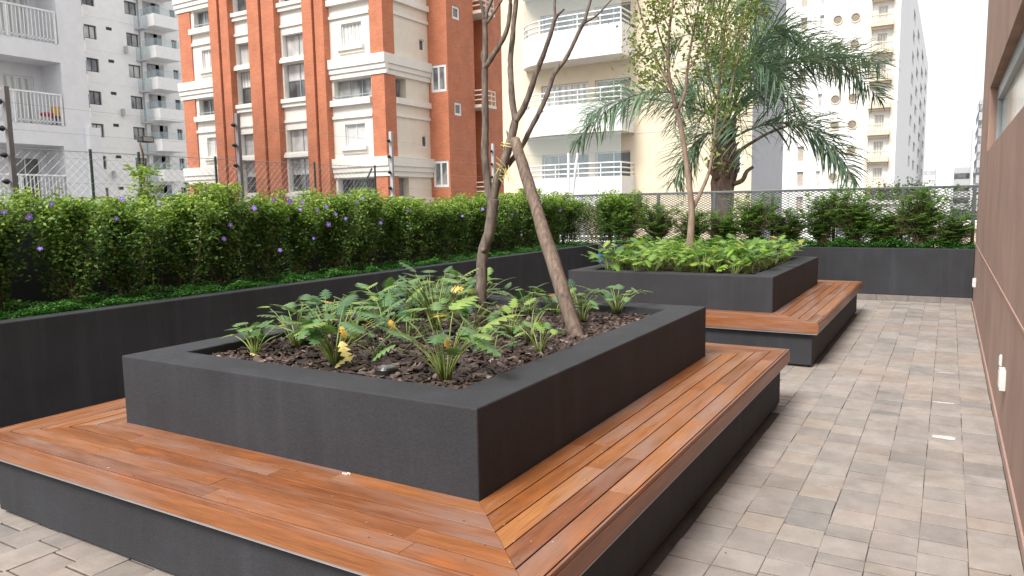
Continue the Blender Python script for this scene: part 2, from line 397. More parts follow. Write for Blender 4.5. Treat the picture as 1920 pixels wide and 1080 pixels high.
# ------------------------------------------------------------------ planters and benches
PL = [(-3.94, 2.36, -1.57, 5.55), (-3.95, 8.0, -1.56, 11.1)]
ZB, ZT, TH, BW_, = .45, .83, .239, .527
def ring(mb, x0, y0, x1, y1, t, z0, z1):
    """hollow rectangular wall, outer x0..y1, thickness t"""
    n = len(mb.v)
    for z in (z0, z1):
        mb.v += [(x0, y0, z), (x1, y0, z), (x1, y1, z), (x0, y1, z), (x0+t, y0+t, z), (x1-t, y0+t, z), (x1-t, y1-t, z), (x0+t, y1-t, z)]
    for k in range(4):
        k2 = (k+1) % 4
        mb.idx(n, (k, k2, 8+k2, 8+k)); mb.idx(n, (4+k2, 4+k, 12+k, 12+k2)); mb.idx(n, (8+k, 8+k2, 12+k2, 12+k)); mb.idx(n, (k2, k, 4+k, 4+k2))
    return mb
def planter(i, label):
    x0, y0, x1, y1 = PL[i]
    t = thing('raised_planter', label, 'planter', ((x0+x1)/2, (y0+y1)/2, 0), 'raised planters with wrap around benches')
    ring(MB(), x0, y0, x1, y1, TH, 0, ZT).build('planter_wall', m_char, t, bevel=.007)
    MB().box((x0+TH+.001, y0+TH+.001, .05), (x1-TH-.001, y1-TH-.001, .755)).build('soil', m_soil, t)
planter(0, 'near dark charcoal planter holding bark mulch and the bare forked tree')
planter(1, 'farther dark charcoal planter packed with bright leaves and a slender tree')

def bench(i, label):
    x0, y0, x1, y1 = PL[i]
    t = thing('wooden_bench', label, 'bench', ((x0+x1)/2, (y0+y1)/2, 0), 'wrap around wooden benches')
    pw = BW_/5.17; g_ = .0045; seat = MB()
    def P(s, k, side):  # corner of offset rectangle
        o = s; return [(x0-o, y0-o), (x1+o, y0-o), (x1+o, y1+o), (x0-o, y1+o)][k]
    for side in range(4):
        for k in range(6):
            a = pw*k + .002; b = min(pw*(k+1), BW_) - g_
            A0, A1 = Vector(P(a, side, 0)), Vector(P(a, (side+1) % 4, 0)); B0, B1 = Vector(P(b, side, 0)), Vector(P(b, (side+1) % 4, 0))
            L = (B1-B0).length; dr = (B1-B0).normalized()
            # cut positions along the plank
            cuts = [0.0]; c = RNG.uniform(.5, 1.9)
            while c < L-.4 and k < 5: cuts.append(c); c += RNG.uniform(1.0, 2.1)
            cuts.append(L)
            for q in range(len(cuts)-1):
                c0, c1 = cuts[q], cuts[q+1]-(.0012 if q < len(cuts)-2 else 0)
                b0 = B0+dr*c0 if q else B0 + dr*.001; b1 = B0+dr*c1 if q < len(cuts)-2 else B1 - dr*.001
                sh = (b-a)
                a0 = A0 + dr*.001 if q == 0 else b0 + (A0-B0) - dr*((A0-B0).dot(dr)); a1 = A1 - dr*.001 if q == len(cuts)-2 else b1 + (A0-B0) - dr*((A0-B0).dot(dr))
                tint = float(RNG.beta(3.2, 3.2)); z = ZB + RNG.uniform(-.0008, .0008)
                n = len(seat.v); e = .0008
                ce = (a0+a1+b0+b1)/4
                ins = lambda p: p + Vector((e if p.x < ce.x else -e, e if p.y < ce.y else -e))
                lo = [b0, b1, a1, a0]
                seat.v += [(p.x, p.y, ZB-.024) for p in lo] + [(p.x, p.y, z-e) for p in lo] + [(ins(p).x, ins(p).y, z) for p in lo]
                def U(p, zz=0): d_ = Vector((p.x, p.y)) - B0; return (d_.dot(dr), (d_ - dr*d_.dot(dr)).length + zz + k*.3)
                for m in range(4):
                    m2 = (m+1) % 4
                    seat.idx(n, (m, m2, 4+m2, 4+m), tint, uv=[U(lo[m], .024), U(lo[m2], .024), U(lo[m2]), U(lo[m])])
                    seat.idx(n, (4+m, 4+m2, 8+m2, 8+m), tint, uv=[U(lo[m]), U(lo[m2]), U(lo[m2]), U(lo[m])])
                seat.idx(n, (8, 9, 10, 11), tint, uv=[U(p) for p in lo])
    seat.build('seat', m_wood, t)
    # support deck under the planks, so gaps read dark
    ring(MB(), x0-BW_+.03, y0-BW_+.03, x1+BW_-.03, y1+BW_-.03, BW_-.035, ZB-.06, ZB-.027).build('seat_frame', m_black, t)
    fa = MB(); o = BW_; th = .022; zz0, zz1 = ZB-.098, ZB-.003
    C = [(x0-o, y0-o), (x1+o, y0-o), (x1+o, y1+o), (x0-o, y1+o)]; D = [(x0-o+th, y0-o+th), (x1+o-th, y0-o+th), (x1+o-th, y1+o-th), (x0-o+th, y1+o-th)]
    for k in range(4):
        k2 = (k+1) % 4; n = len(fa.v); ti = float(RNG.uniform(.38, .55)); L = (Vector(C[k2])-Vector(C[k])).length
        fa.v += [(*C[k], zz0), (*C[k2], zz0), (*D[k2], zz0), (*D[k], zz0), (*C[k], zz1-.018), (*C[k2], zz1-.018), (*D[k2], zz1-.018), (*D[k], zz1-.018)]
        fa.idx(n, (0, 1, 5, 4), ti, uv=[(0, 0), (L, 0), (L, .09), (0, .09)]); fa.idx(n, (2, 3, 7, 6), ti); fa.idx(n, (3, 2, 1, 0), ti); fa.idx(n, (4, 5, 6, 7), ti)
    fa.build('fascia', m_wood, t)
    ring(MB(), x0-o+.012, y0-o+.012, x1+o-.012, y1+o-.012, .05, ZB-.116, ZB-.099).build('metal_strip', m_strip, t)
    r = .06
    ring(MB(), x0-o+r, y0-o+r, x1+o-r, y1+o-r, .12, .022, ZB-.1165).build('base', m_char, t, bevel=.005)
    ring(MB(), x0-o+r+.04, y0-o+r+.04, x1+o-r-.04, y1+o-r-.04, .08, -.005, .0215).build('recessed_foot', m_black, t)
bench(0, 'near reddish wooden slatted bench wrapping around the bark mulched planter')
bench(1, 'farther reddish wooden slatted bench wrapping around the leafy planter')

# white droppings on the near bench front
dp = MB()
for k in range(6):
    p = at(643+k*2.6, 889+RNG.uniform(-1.2, 1.2), z=ZB+.001); r = RNG.uniform(.003, .006)
    dp.tube([p, p+Vector((0, 0, .003)), p+Vector((0, 0, .006))], [r, r*.9, r*.3], 6)
tag(dp.build('white_crumbs', m_chalk), 'cluster of tiny white crumbs on the near bench at the foot of the planter', 'crumbs')
ch = MB()
for (px, py, wx, wy) in ((1770, 755, .17, .04), (1770, 820, .17, .10), (1775, 699, .15, .03)):
    c = at(px, py, z=.0025); pts = []
    for k in range(18):
        a = 2*math.pi*k/18; rr = RNG.uniform(.75, 1)
        pts.append((c.x+wx/2*rr*np.sign(math.cos(a))*abs(math.cos(a))**.5, c.y+wy/2*rr*np.sign(math.sin(a))*abs(math.sin(a))**.5, .0025))
    ch.face(pts)
tag(ch.build('chalky_stain', m_chalk2), kind='structure')

# ------------------------------------------------------------------ brown host building on the right
hb = thing('brown_building', 'brown rendered building wall along the right edge with a long high window', 'building', (XR, 5, 0))
def quad_nx(mb, y0, y1, z0, z1, x=XR): mb.face([(x, y0, z0), (x, y0, z1), (x, y1, z1), (x, y1, z0)][::-1])
mb = MB(); YE = 13.13; WY0, WY1, WZ0, WZ1 = -2.5, 10.75, 2.17, 2.93
for (a, b, c, d) in ((-6, YE, -.02, WZ0), (-6, YE, WZ1, 9.5), (-6, WY0, WZ0, WZ1), (WY1, YE, WZ0, WZ1)): quad_nx(mb, a, b, c, d)
dpt = .2
mb.face([(XR, WY0, WZ0), (XR, WY1, WZ0), (XR+dpt, WY1, WZ0), (XR+dpt, WY0, WZ0)]); mb.face([(XR, WY1, WZ1), (XR, WY0, WZ1), (XR+dpt, WY0, WZ1), (XR+dpt, WY1, WZ1)])
mb.face([(XR, WY1, WZ0), (XR, WY1, WZ1), (XR+dpt, WY1, WZ1), (XR+dpt, WY1, WZ0)]); mb.face([(XR, WY0, WZ0), (XR, WY0, WZ1), (XR+dpt, WY0, WZ1), (XR+dpt, WY0, WZ0)])
mb.face([(XR, YE, -.02), (XR, YE, 9.5), (8, YE, 9.5), (8, YE, -.02)]); mb.face([(XR, -6, 9.5), (8, -6, 9.5), (8, YE, 9.5), (XR, YE, 9.5)]); mb.face([(XR+dpt+.1, -6, 0), (XR+dpt+.1, YE-.01, 0), (XR+dpt+.1, YE-.01, 9), (XR+dpt+.1, -6, 9)])
mb.build('wall', m_brown, hb)
MB().box((XR-.006, -6, .921), (XR+.004, YE, .936)).build('wall_groove', m_groove, hb)
sk = MB(); y = -6
while y < YE-.1: sk.box((XR-.014, y, .0), (XR-.0005, min(y+1.2, YE-.02)-.003, .065)); y += 1.2
sk.build('skirting', m_brown2, hb, bevel=.003)
wf = MB()
for (z0, z1, th) in ((WZ0, WZ0+.03, .04), (WZ1-.16, WZ1, .1)): wf.box((XR+.08, WY0+.001, z0+.001), (XR+.08+th, WY1-.001, z1-.001))
wf.box((XR+.08, WY1-.12, WZ0+.031), (XR+.14, WY1-.001, WZ1-.161))
wo_ = wf.build('window', m_frame_g, hb)
m_pg = mat('pale_window_glass', f_glass((.70, .73, .66), (.78, .75, .67), (.5, .5, .1)), .1)
pn = MB(); y = WY0+.01
while y < WY1-.13:
    y2 = min(y+1.0, WY1-.13); pn.box((XR+.13, y, WZ0+.032), (XR+.15, y2-.012, WZ1-.162)); y = y2
pn.build('pane', m_pg, wo_)
# blank switch boxes on the brown wall
def sbox(px, py, h, wd, dep, label):
    p = at(px, py, x=XR); m = MB()
    m.box((XR-dep, p.y-wd/2, p.z-h/2), (XR-.001, p.y+wd/2, p.z+h/2)); m.box((XR-dep-.004, p.y-wd*.36, p.z-h*.38), (XR-dep+.001, p.y+wd*.36, p.z+h*.38))
    tag(m.build('switch_box', m_switch, bevel=.003), label, 'switch box')
sbox(1885, 711, .13, .15, .035, 'larger pale weatherproof switch box low on the brown wall, nearest the camera')
sbox(1879, 676, .075, .06, .015, 'small flat white plate on the brown wall just beyond the larger switch box')
sbox(1830, 530, .12, .10, .04, 'pale switch box at the far end of the brown wall by the end wall')
# upper storeys behind the photographer are part of this same house line (casts nothing into view)

# ------------------------------------------------------------------ metal fence at the far end
YF = 13.75
mf = thing('mesh_fence', 'grey steel fence with expanded metal panels at the far end of the terrace', 'fence', (-2.5, YF, .78))
ZR = 1.82
def railz(x): return 1.80
xs = [-6.9, -5.85, -4.84, -3.76, -2.72, -1.70, -.667, .33]
MB().box((xs[0], YF-.03, ZR-.045), (XR+.04, YF+.03, ZR)).build('top_rail', m_metal, mf, bevel=.006)
MB().box((xs[0], YF-.02, .80), (XR+.04, YF+.02, .835)).build('bottom_rail', m_metal, mf)
for x in xs: MB().box((x-.026, YF-.026, .776), (x+.026, YF+.026, ZR-.046)).build('post', m_metal, mf, bevel=.004)
for a, b in zip(xs[:-1], xs[1:]):
    mb = MB(); a += .03; b -= .03; cw, chh = .044, .022; nx = int((b-a)/cw); cw = (b-a)/nx; z0, z1 = .84, ZR-.047; nz = int((z1-z0)/chh); chh = (z1-z0)/nz; s = .0115
    for i in range(nx):
        for j_ in range(nz):
            x_ = a+i*cw; z_ = z0+j_*chh
            if (i+j_) % 2 == 0: p, q = (x_, z_), (x_+cw, z_+chh)
            else: p, q = (x_, z_+chh), (x_+cw, z_)
            y_ = YF + (.004 if j_ % 2 else -.004)
            mb.face([(p[0], y_, p[1]-s/2), (q[0], y_+.003, q[1]-s/2), (q[0], y_+.003, q[1]+s/2), (p[0], y_, p[1]+s/2)])
            mb.face([(p[0], y_, p[1]+s/2), (q[0], y_+.003, q[1]+s/2), (q[0], y_+.012, q[1]+s/2), (p[0], y_+.01, p[1]+s/2)])
    mb.build('mesh_panel', m_metal, mf)

# ------------------------------------------------------------------ chain link fence and electric fence behind the hedge
cf = thing('chain_link_fence', 'thin chain link fence on green posts rising behind the left hedge', 'fence', (-7.6, 4, 0))
XC = -7.6; CT = 2.24
wm = MB()
def wire(mb, p, q, r):
    mb.tube([p, q], r, 3, cap=False)
cs = .085; y0c, y1c = 1.2, 8.7; z0c = 1.3
n = int((y1c-y0c+CT-z0c)/cs)+1
for k in range(-int((CT-z0c)/cs)-1, n):
    ya = y0c + k*cs  # rising
    h = CT-z0c
    for sgn in (1, -1):
        p = [ya, z0c, ya+h, CT] if sgn == 1 else [ya, CT, ya+h, z0c]
        # clip to y range
        f0 = max(0, (y0c-p[0])/h); f1 = min(1, (y1c-p[0])/h)
        if f1 > f0: wire(wm, (XC+.002*sgn, p[0]+h*f0, p[1]+(p[3]-p[1])*f0), (XC+.002*sgn, p[0]+h*f1, p[1]+(p[3]-p[1])*f1), .0014)
wm.build('wire_mesh', m_galv, cf)
MB().tube([(XC, y0c, CT), (XC, y1c, CT)], .004, 5).build('top_wire', m_galv, cf)
for px in (172, 262, 405, 450, 590, 703): 
    p = at(px, 320, x=XC); MB().tube([(XC, p.y, -.0), (XC, p.y, CT+.03)], .015, 8).build('post', m_green_post, cf)
MB().tube([(XC-.01, y1c, CT-.02), (XC-.01, y1c-.55, CT-.75)], .014, 6).build('brace', m_green_post, cf)
m_postg = plain('pale_grey_post', (.42, .42, .43), .5)
ef = thing('electric_fence', 'tall electric fence posts with black insulators and thin wires above the hedge', 'fence', (-7.3, 6, 0))
for i, (y, mt) in enumerate(((3.5, m_purple_post), (6.0, m_purple_post), (8.8, m_postg), (11.7, m_postg))):
    p = MB().box((-7.325, y-.022, .776), (-7.275, y+.022, 2.76)).build('post', mt, ef, bevel=.004)
    for k in range(5):
        z = 2.62 - k*.235
        MB().tube([(-7.3, y-.032, z), (-7.3, y-.05, z), (-7.3, y-.075, z), (-7.3, y-.095, z)], [.012, .028, .02, .008], 8).build('insulator', m_black, p)
wr = MB()
for k in range(5):
    z = 2.62-k*.235
    for a, b in ((.9, 3.5), (3.5, 6), (6, 8.8), (8.8, 11.7), (11.7, 14.6)): wr.tube([(-7.3, a-.08, z), (-7.3, (a+b)/2-.08, z-.008), (-7.3, b-.08, z)], .0016, 3, cap=False)
wr.build('wire', m_galv, ef)
for px, d in ((1066, 16.6), (1083, 16.9)):
    p = at(px, 287, d=d); q = at(px-7 if px > 1070 else px, 345, d=d)
    tag(MB().tube([q+(q-p)*3, p], .03, 8).build('fence_stake', m_frame_w), 'upright white stake beyond the hedge left of the palm' if px < 1070 else 'tilted white stake beyond the hedge left of the palm', 'stake')
# floodlight on a thin pole
fl = thing('floodlight', 'small floodlight on a crooked pole in front of the grey tower', 'lamp', (-7.5, 4.9, 0))
P0 = at(270, 345, x=-7.5); P1 = at(268, 290, x=-7.5); P2 = at(262, 268, x=-7.5); P3 = at(273, 262, x=-7.5)
MB().tube([(P0.x, P0.y, 0), P0, P1, P2], .012, 8).build('pole', m_twig, fl, True)
mb = MB(); mb.box((P3.x-.05, P3.y-.07, P3.z-.03), (P3.x+.05, P3.y+.07, P3.z+.035)); hd = mb.build('lamp_head', m_black, fl, bevel=.008)
MB().box((P3.x+.0505, P3.y-.055, P3.z-.02), (P3.x+.054, P3.y+.055, P3.z+.025)).build('lamp_glass', m_glass_c, hd)
m_tan = stucco('tan_stone_trim', (.66, .55, .42), .08, 20, .002, .85, grain=.02)
m_lat2 = plain('dark_lattice', (.24, .20, .16), .6, .3, 8)
# ------------------------------------------------------------------ buildings
class Fac:
    """one flat facade; a = along, b = height, c = depth into the wall"""
    def __init__(s, orient, plane, parent): s.o = orient; s.p = plane; s.par = parent; s.holes = []
    def P(s, a, b, c=0): return (a, s.p+c, b) if s.o == 'y' else (s.p-c, a, b)
    def box(s, mb, a0, a1, b0, b1, c0, c1, t=.5): return mb.box(s.P(a0, b0, c0), s.P(a1, b1, c1), t)
    def wall(s, a0, a1, b0, b1, m, name='wall', depth=.18, mb=None):
        own = mb is None; mb = mb or MB()
        hs_ = [h for h in s.holes if h[0] < a1 and h[1] > a0 and h[2] < b1 and h[3] > b0]
        As = sorted({a0, a1, *[min(max(v, a0), a1) for h in hs_ for v in h[:2]]}); Bs = sorted({b0, b1, *[min(max(v, b0), b1) for h in hs_ for v in h[2:4]]})
        for i in range(len(As)-1):
            for j in range(len(Bs)-1):
                ca, cb = (As[i]+As[i+1])/2, (Bs[j]+Bs[j+1])/2
                if any(h[0] < ca < h[1] and h[2] < cb < h[3] for h in hs_): continue
                mb.face([s.P(As[i], Bs[j]), s.P(As[i+1], Bs[j]), s.P(As[i+1], Bs[j+1]), s.P(As[i], Bs[j+1])])
        for h in hs_:
            d = h[4] if len(h) > 4 else depth; x0, x1, z0, z1 = max(h[0], a0), min(h[1], a1), max(h[2], b0), min(h[3], b1)
            mb.face([s.P(x0, z0), s.P(x1, z0), s.P(x1, z0, d), s.P(x0, z0, d)]); mb.face([s.P(x0, z1), s.P(x1, z1), s.P(x1, z1, d), s.P(x0, z1, d)])
            mb.face([s.P(x0, z0), s.P(x0, z1), s.P(x0, z1, d), s.P(x0, z0, d)]); mb.face([s.P(x1, z0), s.P(x1, z1), s.P(x1, z1, d), s.P(x1, z0, d)])
        return mb.build(name, m, s.par) if own else mb
    def win(s, a0, a1, b0, b1, glass=None, frame=None, nx=2, rows=(), depth=.18, fw=.06, rec=True):
        glass = glass or m_glass_c; frame = frame or m_frame_w
        if rec: s.holes.append((a0, a1, b0, b1, depth))
        e = .003; mb = MB(); c0 = depth-.07; c1 = depth-.005
        if not rec: c0 = -.03; c1 = -.004
        a0 += e; a1 -= e; b0 += e; b1 -= e
        s.box(mb, a0, a1, b0, b0+fw, c0, c1); s.box(mb, a0, a1, b1-fw, b1, c0, c1)
        s.box(mb, a0, a0+fw, b0+fw, b1-fw, c0, c1); s.box(mb, a1-fw, a1, b0+fw, b1-fw, c0, c1)
        for k in range(1, nx):
            x = a0+(a1-a0)*k/nx; s.box(mb, x-fw*.4, x+fw*.4, b0+fw, b1-fw, c0+.005, c1)
        for r in rows: s.box(mb, a0+fw, a1-fw, b0+(b1-b0)*r-fw*.5, b0+(b1-b0)*r+fw*.5, c0+.008, c1)
        f = mb.build('window', frame, s.par)
        gl = glass if isinstance(glass, (list, tuple)) else [glass]
        edges = [0]+list(rows)+[1]; zz = [b0+fw+(b1-b0-2*fw)*r for r in edges]
        for i in range(len(edges)-1):
            p = MB(); p.face([s.P(a0+fw, zz[i], c1-.012), s.P(a1-fw, zz[i], c1-.012), s.P(a1-fw, zz[i+1], c1-.012), s.P(a0+fw, zz[i+1], c1-.012)])
            p.build('pane', gl[i % len(gl)], f)
        return f
    def band(s, name, a0, a1, prof, m):
        """horizontal moulding: prof = [(z0, z1, projection)]"""
        mb = MB()
        for (z0, z1, pr) in prof: s.box(mb, a0, a1, z0+.002, z1-.002, -pr, .02)
        return mb.build(name, m, s.par)

# ---------- brick building
bb = thing('brick_apartment_building', 'red brick and ivory apartment building with tall pilasters and cornices', 'building', (-36, 40, -6))
yB, xB, P_ = 34.0, -28.56, 5.88
F = Fac('y', yB, bb); top = 25.5
sets = []
zc = 10.5
for n in (-3, -2, -1, 0, 1, 2):
    z = zc + n*P_
    if z+P_ < -5: continue
    # bay D (right) and bay A (left)
    for (a0, a1, wa, wb, lo0, lo1) in ((-32.67, -29.45, -31.75, -30.15, -32.6, -29.5), (-45.46, -42.9, -44.6, -43.4, -45.3, -42.95)):
        g1 = m_shutter if (n % 2 == 0) else m_curtain
        F.win(lo0+.1, lo1-.05, z-2.3, z-1.2, [m_glass_d if (n+int(a0)) % 2 else m_glass_m], m_frame_g, 3, depth=.4)
        F.win(wa, wb, z-5.15, z-3.85, [g1], m_frame_w, 2, depth=.2)
    for (a0, a1) in ((-41.1, -39.2), (-36.72, -34.5)):
        F.win(a0, a1, z-5.7+.42, z-5.7+1.85, [m_glass_c], m_frame_g, 2, depth=.35)
        F.win(a0, a1, z-1.88, z+.24, [m_glass_d, random.choice([m_glass_c, m_glass_m, m_curtain])], m_frame_g, 2, rows=(.52,), depth=.35)
F.wall(-46.74, xB, -6, top, m_trim)
sidecol = [( -46.74, -45.5), (-42.85, -42.02), (-41.92, -41.15), (-39.15, -38.1), (-37.98, -36.86), (-34.3, -33.5), (-33.4, -32.68), (-29.45, xB)]
for k, (a0, a1) in enumerate(sidecol):
    mb = MB(); pr = .10 if k in (0, 7) else (.62 if k in (1, 3, 5) else .50)
    F.box(mb, a0, a1 + (pr if k == 7 else 0), -6, top, -pr, -.001 if k != 7 else 0.9)
    mb.build('pilaster', m_brick, bb)
for n in (-2, -1, 0, 1, 2):
    z = zc + n*P_
    for (a0, a1) in ((-46.95, -42.9), (-32.66, xB+.319)):
        F.band('cornice', a0, a1, [(z-.55, z, .32), (z-.85, z-.55, .24), (z-1.15, z-.85, .16)], m_trim)
        a1b = a1 if a0 < -40 else a1-.92-.3
        F.band('moulding', a0+(1.45 if a0 < -40 else 0), -29.47 if a0 > -40 else a1, [(z-2.75, z-2.4, .28), (z-3.5, z-3.32, .12)], m_trim)
        wa, wb = ((-44.75, -43.25) if a0 < -40 else (-31.95, -29.95))
        F.band('window_sill', wa, wb, [(z-5.42, z-5.2, .22), (z-5.6, z-5.42, .1)], m_trim)
        F.band('loggia_railing', (-45.3 if a0 < -40 else -32.6), (-42.95 if a0 < -40 else -29.5), [(z-2.18, z-2.13, .04), (z-2.38, z-2.33, .04)], m_frame_g)
    for (a0, a1) in ((-41.14, -39.16), (-36.85, -34.31)):
        F.band('window_sill', a0, a1, [(z+.28, z+.5, .25), (z+.5, z+.62, .16)], m_trim)
        F.band('moulding', a0, a1, [(z-2.2, z-1.95, .3), (z-2.45, z-2.2, .2), (z-3.4, z-3.25, .1)], m_trim)
# +X side
G_ = Fac('x', xB, bb); yS = 38.29
for n in (-2, -1, 0, 1, 2):
    z = zc+n*P_
    G_.win(35.0, 36.0, z-2.35, z-1.2, [m_glass_m], m_frame_g, 1, depth=.5)
    G_.win(37.45, 37.95, z-5.15, z-4.45, [m_glass_d], m_frame_w, 1, depth=.12)
    G_.band('cornice', yB+.021, yS-.01, [(z-.55, z, .32), (z-.85, z-.55, .24), (z-1.15, z-.85, .16)], m_trim)
    G_.band('moulding', 34.91, yS-.01, [(z-2.75, z-2.4, .2), (z-3.5, z-3.32, .1)], m_trim)
G_.wall(34.89, yS, -6, top, m_cream2)
xK = -27.08
H = Fac('y', yS, bb)
for n in (-1, 0, 1, 2):
    z = 4.6+n*5.9
    H.win(xB+.18, xK-.12, z+4.2-.05, z+5.8, [m_glass_m], m_frame_w, 2, depth=.1, fw=.15)
H.wall(xB, xK, -6, top, m_brick)
K = Fac('x', xK, bb)
for n in (-2, -1, 0, 1, 2):
    for zz in (13.4,):
        K.win(38.95, 39.75, 7.35+n*5.9, 8.15+n*5.9, [m_glass_d], m_frame_w, 1, depth=.12, fw=.14)
K.holes.append((41.3, 42.8, -6.1, 26, 1.4))
K.wall(yS, 46.2, -6, top, m_brick)
K2 = Fac('x', xK-1.39, bb); 
for n in range(-2, 4):
    z = 2.2+n*3.05*1.95
    K2.win(41.5, 42.6, z+.6, z+2.2, [m_glass_m], m_frame_d, 2)
    sl = MB(); K.box(sl, 41.25, 42.85, z-.12, z+.08, -.7, 1.3); o = sl.build('balcony', m_cream2, bb)
    rl = MB()
    for h in (.35, .65, .95): K.box(rl, 41.3, 42.8, z+h, z+h+.07, -.68, -.6); K.box(rl, 41.25, 41.32, z+h, z+h+.07, -.6, 0)
    for yy in (41.3, 41.8, 42.3, 42.75): K.box(rl, yy, yy+.06, z+.08, z+1.0, -.67, -.61)
    rl.build('railing', m_cream2, o)
K2.wall(41.2, 42.9, -6, top, m_beige)
mb = MB(); mb.box((-46.7, 34.6, -6), (xB-1.6, 48, top-.02)); mb.box((xB-1.6, 46.0, -6), (xK-.02, 46.19, top-.02)); mb.build('core', m_cream2, bb)

# ---------- cream building with round balconies
rb = thing('round_balcony_building', 'cream apartment building with curved white balconies behind the forked tree', 'building', (-12, 32, -6))
yW = 29.1; XA, XBk = -17.6, -6.56
R_ = Fac('y', yW, rb)
flo = [-4.41+2.97*k for k in range(0, 8)]     # floor levels = slab underside
for i, z in enumerate(flo):
    fz = z + .12
    R_.win(-15.6, -13.35, fz, fz+2.15, [m_curtain if i % 2 else m_glass_m], m_frame_w, 3, depth=.2)
    R_.win(-13.05, -11.45, fz, fz+2.15, [m_glass_m if i % 2 else m_glass_d], m_frame_w, 2, depth=.2)
    if i % 2 == 0: R_.win(-7.3, -6.95, fz+1.0, fz+2.0, [m_glass_d], m_frame_w, 1, depth=.12)
R_.wall(XA, XBk, -6, 19.4, m_cream)
st = Fac('x', XBk, rb); st.wall(yW, 35.2, -6, 19.4, m_greyw2)  # cream building's side: its shade is put into the grey colour
lft = Fac('x', XA, rb)
mb = MB(); mb.box((XA+.01, yW+.5, -6), (XBk-.05, 35.1, 19.38)); mb.build('core', m_cream, rb)
# joint lines
jl = MB()
for z in flo: R_.box(jl, -11.2, XBk, z-.02, z+.012, -.012, .0)
jl.build('joint_line', m_cream2, rb)
yF = 27.7
def bal_path(xr, off=0, n=14):
    """plan outline: from wall at the left, curving to the straight front, to the right corner and back"""
    pts = []
    cx, cy, rx, ry = -14.0, yW, 2.35-off, (yW-yF)-off
    for k in range(n+1):
        a = math.pi + (math.pi/2)*k/n
        pts.append((cx+rx*math.cos(a), cy+ry*math.sin(a)))
    pts += [(xr-off, yF+off), (xr-off, yW)]
    return pts
m_corr = None
def f_corr(t, b, o):
    g = t.nodes.new('ShaderNodeNewGeometry'); wv = N(t, 'ShaderNodeTexWave', Scale=4.0); t.links.new(g.outputs['Position'], wv.inputs['Vector']); wv.bands_direction = 'X'
    b.inputs['Base Color'].default_value = (.70, .70, .70, 1); bump(t, b, wv.outputs['Fac'], .012, .6)
m_corr = mat('ribbed_white_parapet', f_corr, .7)
for i, z in enumerate(flo):
    xr = -11.27
    o_ = bal_path(xr); in_ = bal_path(xr, .1)
    mb = MB(); mb.prism(o_, z, z+.12); ba = mb.build('balcony', m_trim, rb)
    mb = MB()
    for k in range(len(o_)-1):
        a, b = o_[k], o_[k+1]; c, d = in_[k], in_[k+1]
        mb.face([(*a, z+.121), (*b, z+.121), (*b, z+1.2), (*a, z+1.2)]); mb.face([(*a, z+1.2), (*b, z+1.2), (*d, z+1.2), (*c, z+1.2)]); mb.face([(*d, z+.13), (*c, z+.13), (*c, z+1.2), (*d, z+1.2)])
    mb.build('parapet', m_corr, ba)
    mb = MB(); mid = bal_path(xr, .05)
    for h in (1.34, 1.54, 1.74): mb.tube([(p[0], p[1], z+h) for p in mid], .032, 6)
    for k in (3, 7, 10, 13, 15): mb.tube([(*mid[k], z+1.19), (*mid[k], z+1.74)], .022, 6)
    mb.tube([(-13.2, yF+.05, z+1.19), (-13.2, yF+.05, z+1.74)], .022, 6); mb.tube([(-12.2, yF+.05, z+1.19), (-12.2, yF+.05, z+1.74)], .022, 6)
    mb.build('railing', m_frame_w, ba)
    if 1 < i < 6 and i != 3:
        mb = MB()
        for k in range(len(mid)-2):
            a, b = mid[k], mid[k+1]; mb.face([(*a, z+1.21), (*b, z+1.21), (*b, z+2.95), (*a, z+2.95)])
        mb.build('balcony_glass', m_balglass, ba)

# ---------- left building with railed balconies (+X side seen)
lb = thing('grey_apartment_building', 'grey white apartment building with white railed balconies at the left edge', 'building', (-38, 16, -6))
XL = -34.74
L = Fac('x', XL, lb)
for n in range(-3, 5):
    z = 5.55+n*3.6
    L.holes.append((9.0, 19.05, z+.0, z+2.8, 1.6) if z > 3 else (9.0, 18.9, z-.1, z+2.7, 1.6))
L.wall(5, 20.2, -6, 22, m_greyw)
Lb = Fac('x', XL-1.59, lb)
for n in range(-3, 5):
    z = 5.55+n*3.6
    Lb.win(17.35, 19.0-.35, z+.05, z+2.25, [m_curtain if n >= 0 else m_glass_d], m_frame_w, 2, depth=.15)
    Lb.win(13.0, 15.2, z+.05, z+2.25, [m_glass_c], m_frame_w, 2, depth=.15)
    rl = MB(); x = 9.05 if n < 0 else 9.05; L.box(rl, 9.0, 18.95, z+1.33, z+1.40, -.06, .02); L.box(rl, 9.0, 18.95, z+.12, z+.17, -.03, .01)
    y = 9.1
    while y < 18.95: L.box(rl, y, y+.035, z+.05, z+1.33, -.03, .005); y += .155
    for y in (18.88, 16.9, 14.9): L.box(rl, y, y+.07, z+.0, z+1.36, -.05, .015)
    rl.build('railing', m_frame_w, lb)
Lb.wall(8.5, 19.3, -6, 22, m_greyw)
MB().box((XL-12, 5.1, -6), (XL-1.8, 20.15, 21.98)).build('core', m_greyw, lb)
lE = MB(); lE.face([(XL, 20.2, -6), (XL-11, 20.2, -6), (XL-11, 20.2, 22), (XL, 20.2, 22)]); lE.build('end_wall', m_greyw, lb)
mb = MB().box((XL-.02, 19.9, -6), (XL+.35, 20.45, 5.55)).build('downpipe_pier', m_greyw, lb)
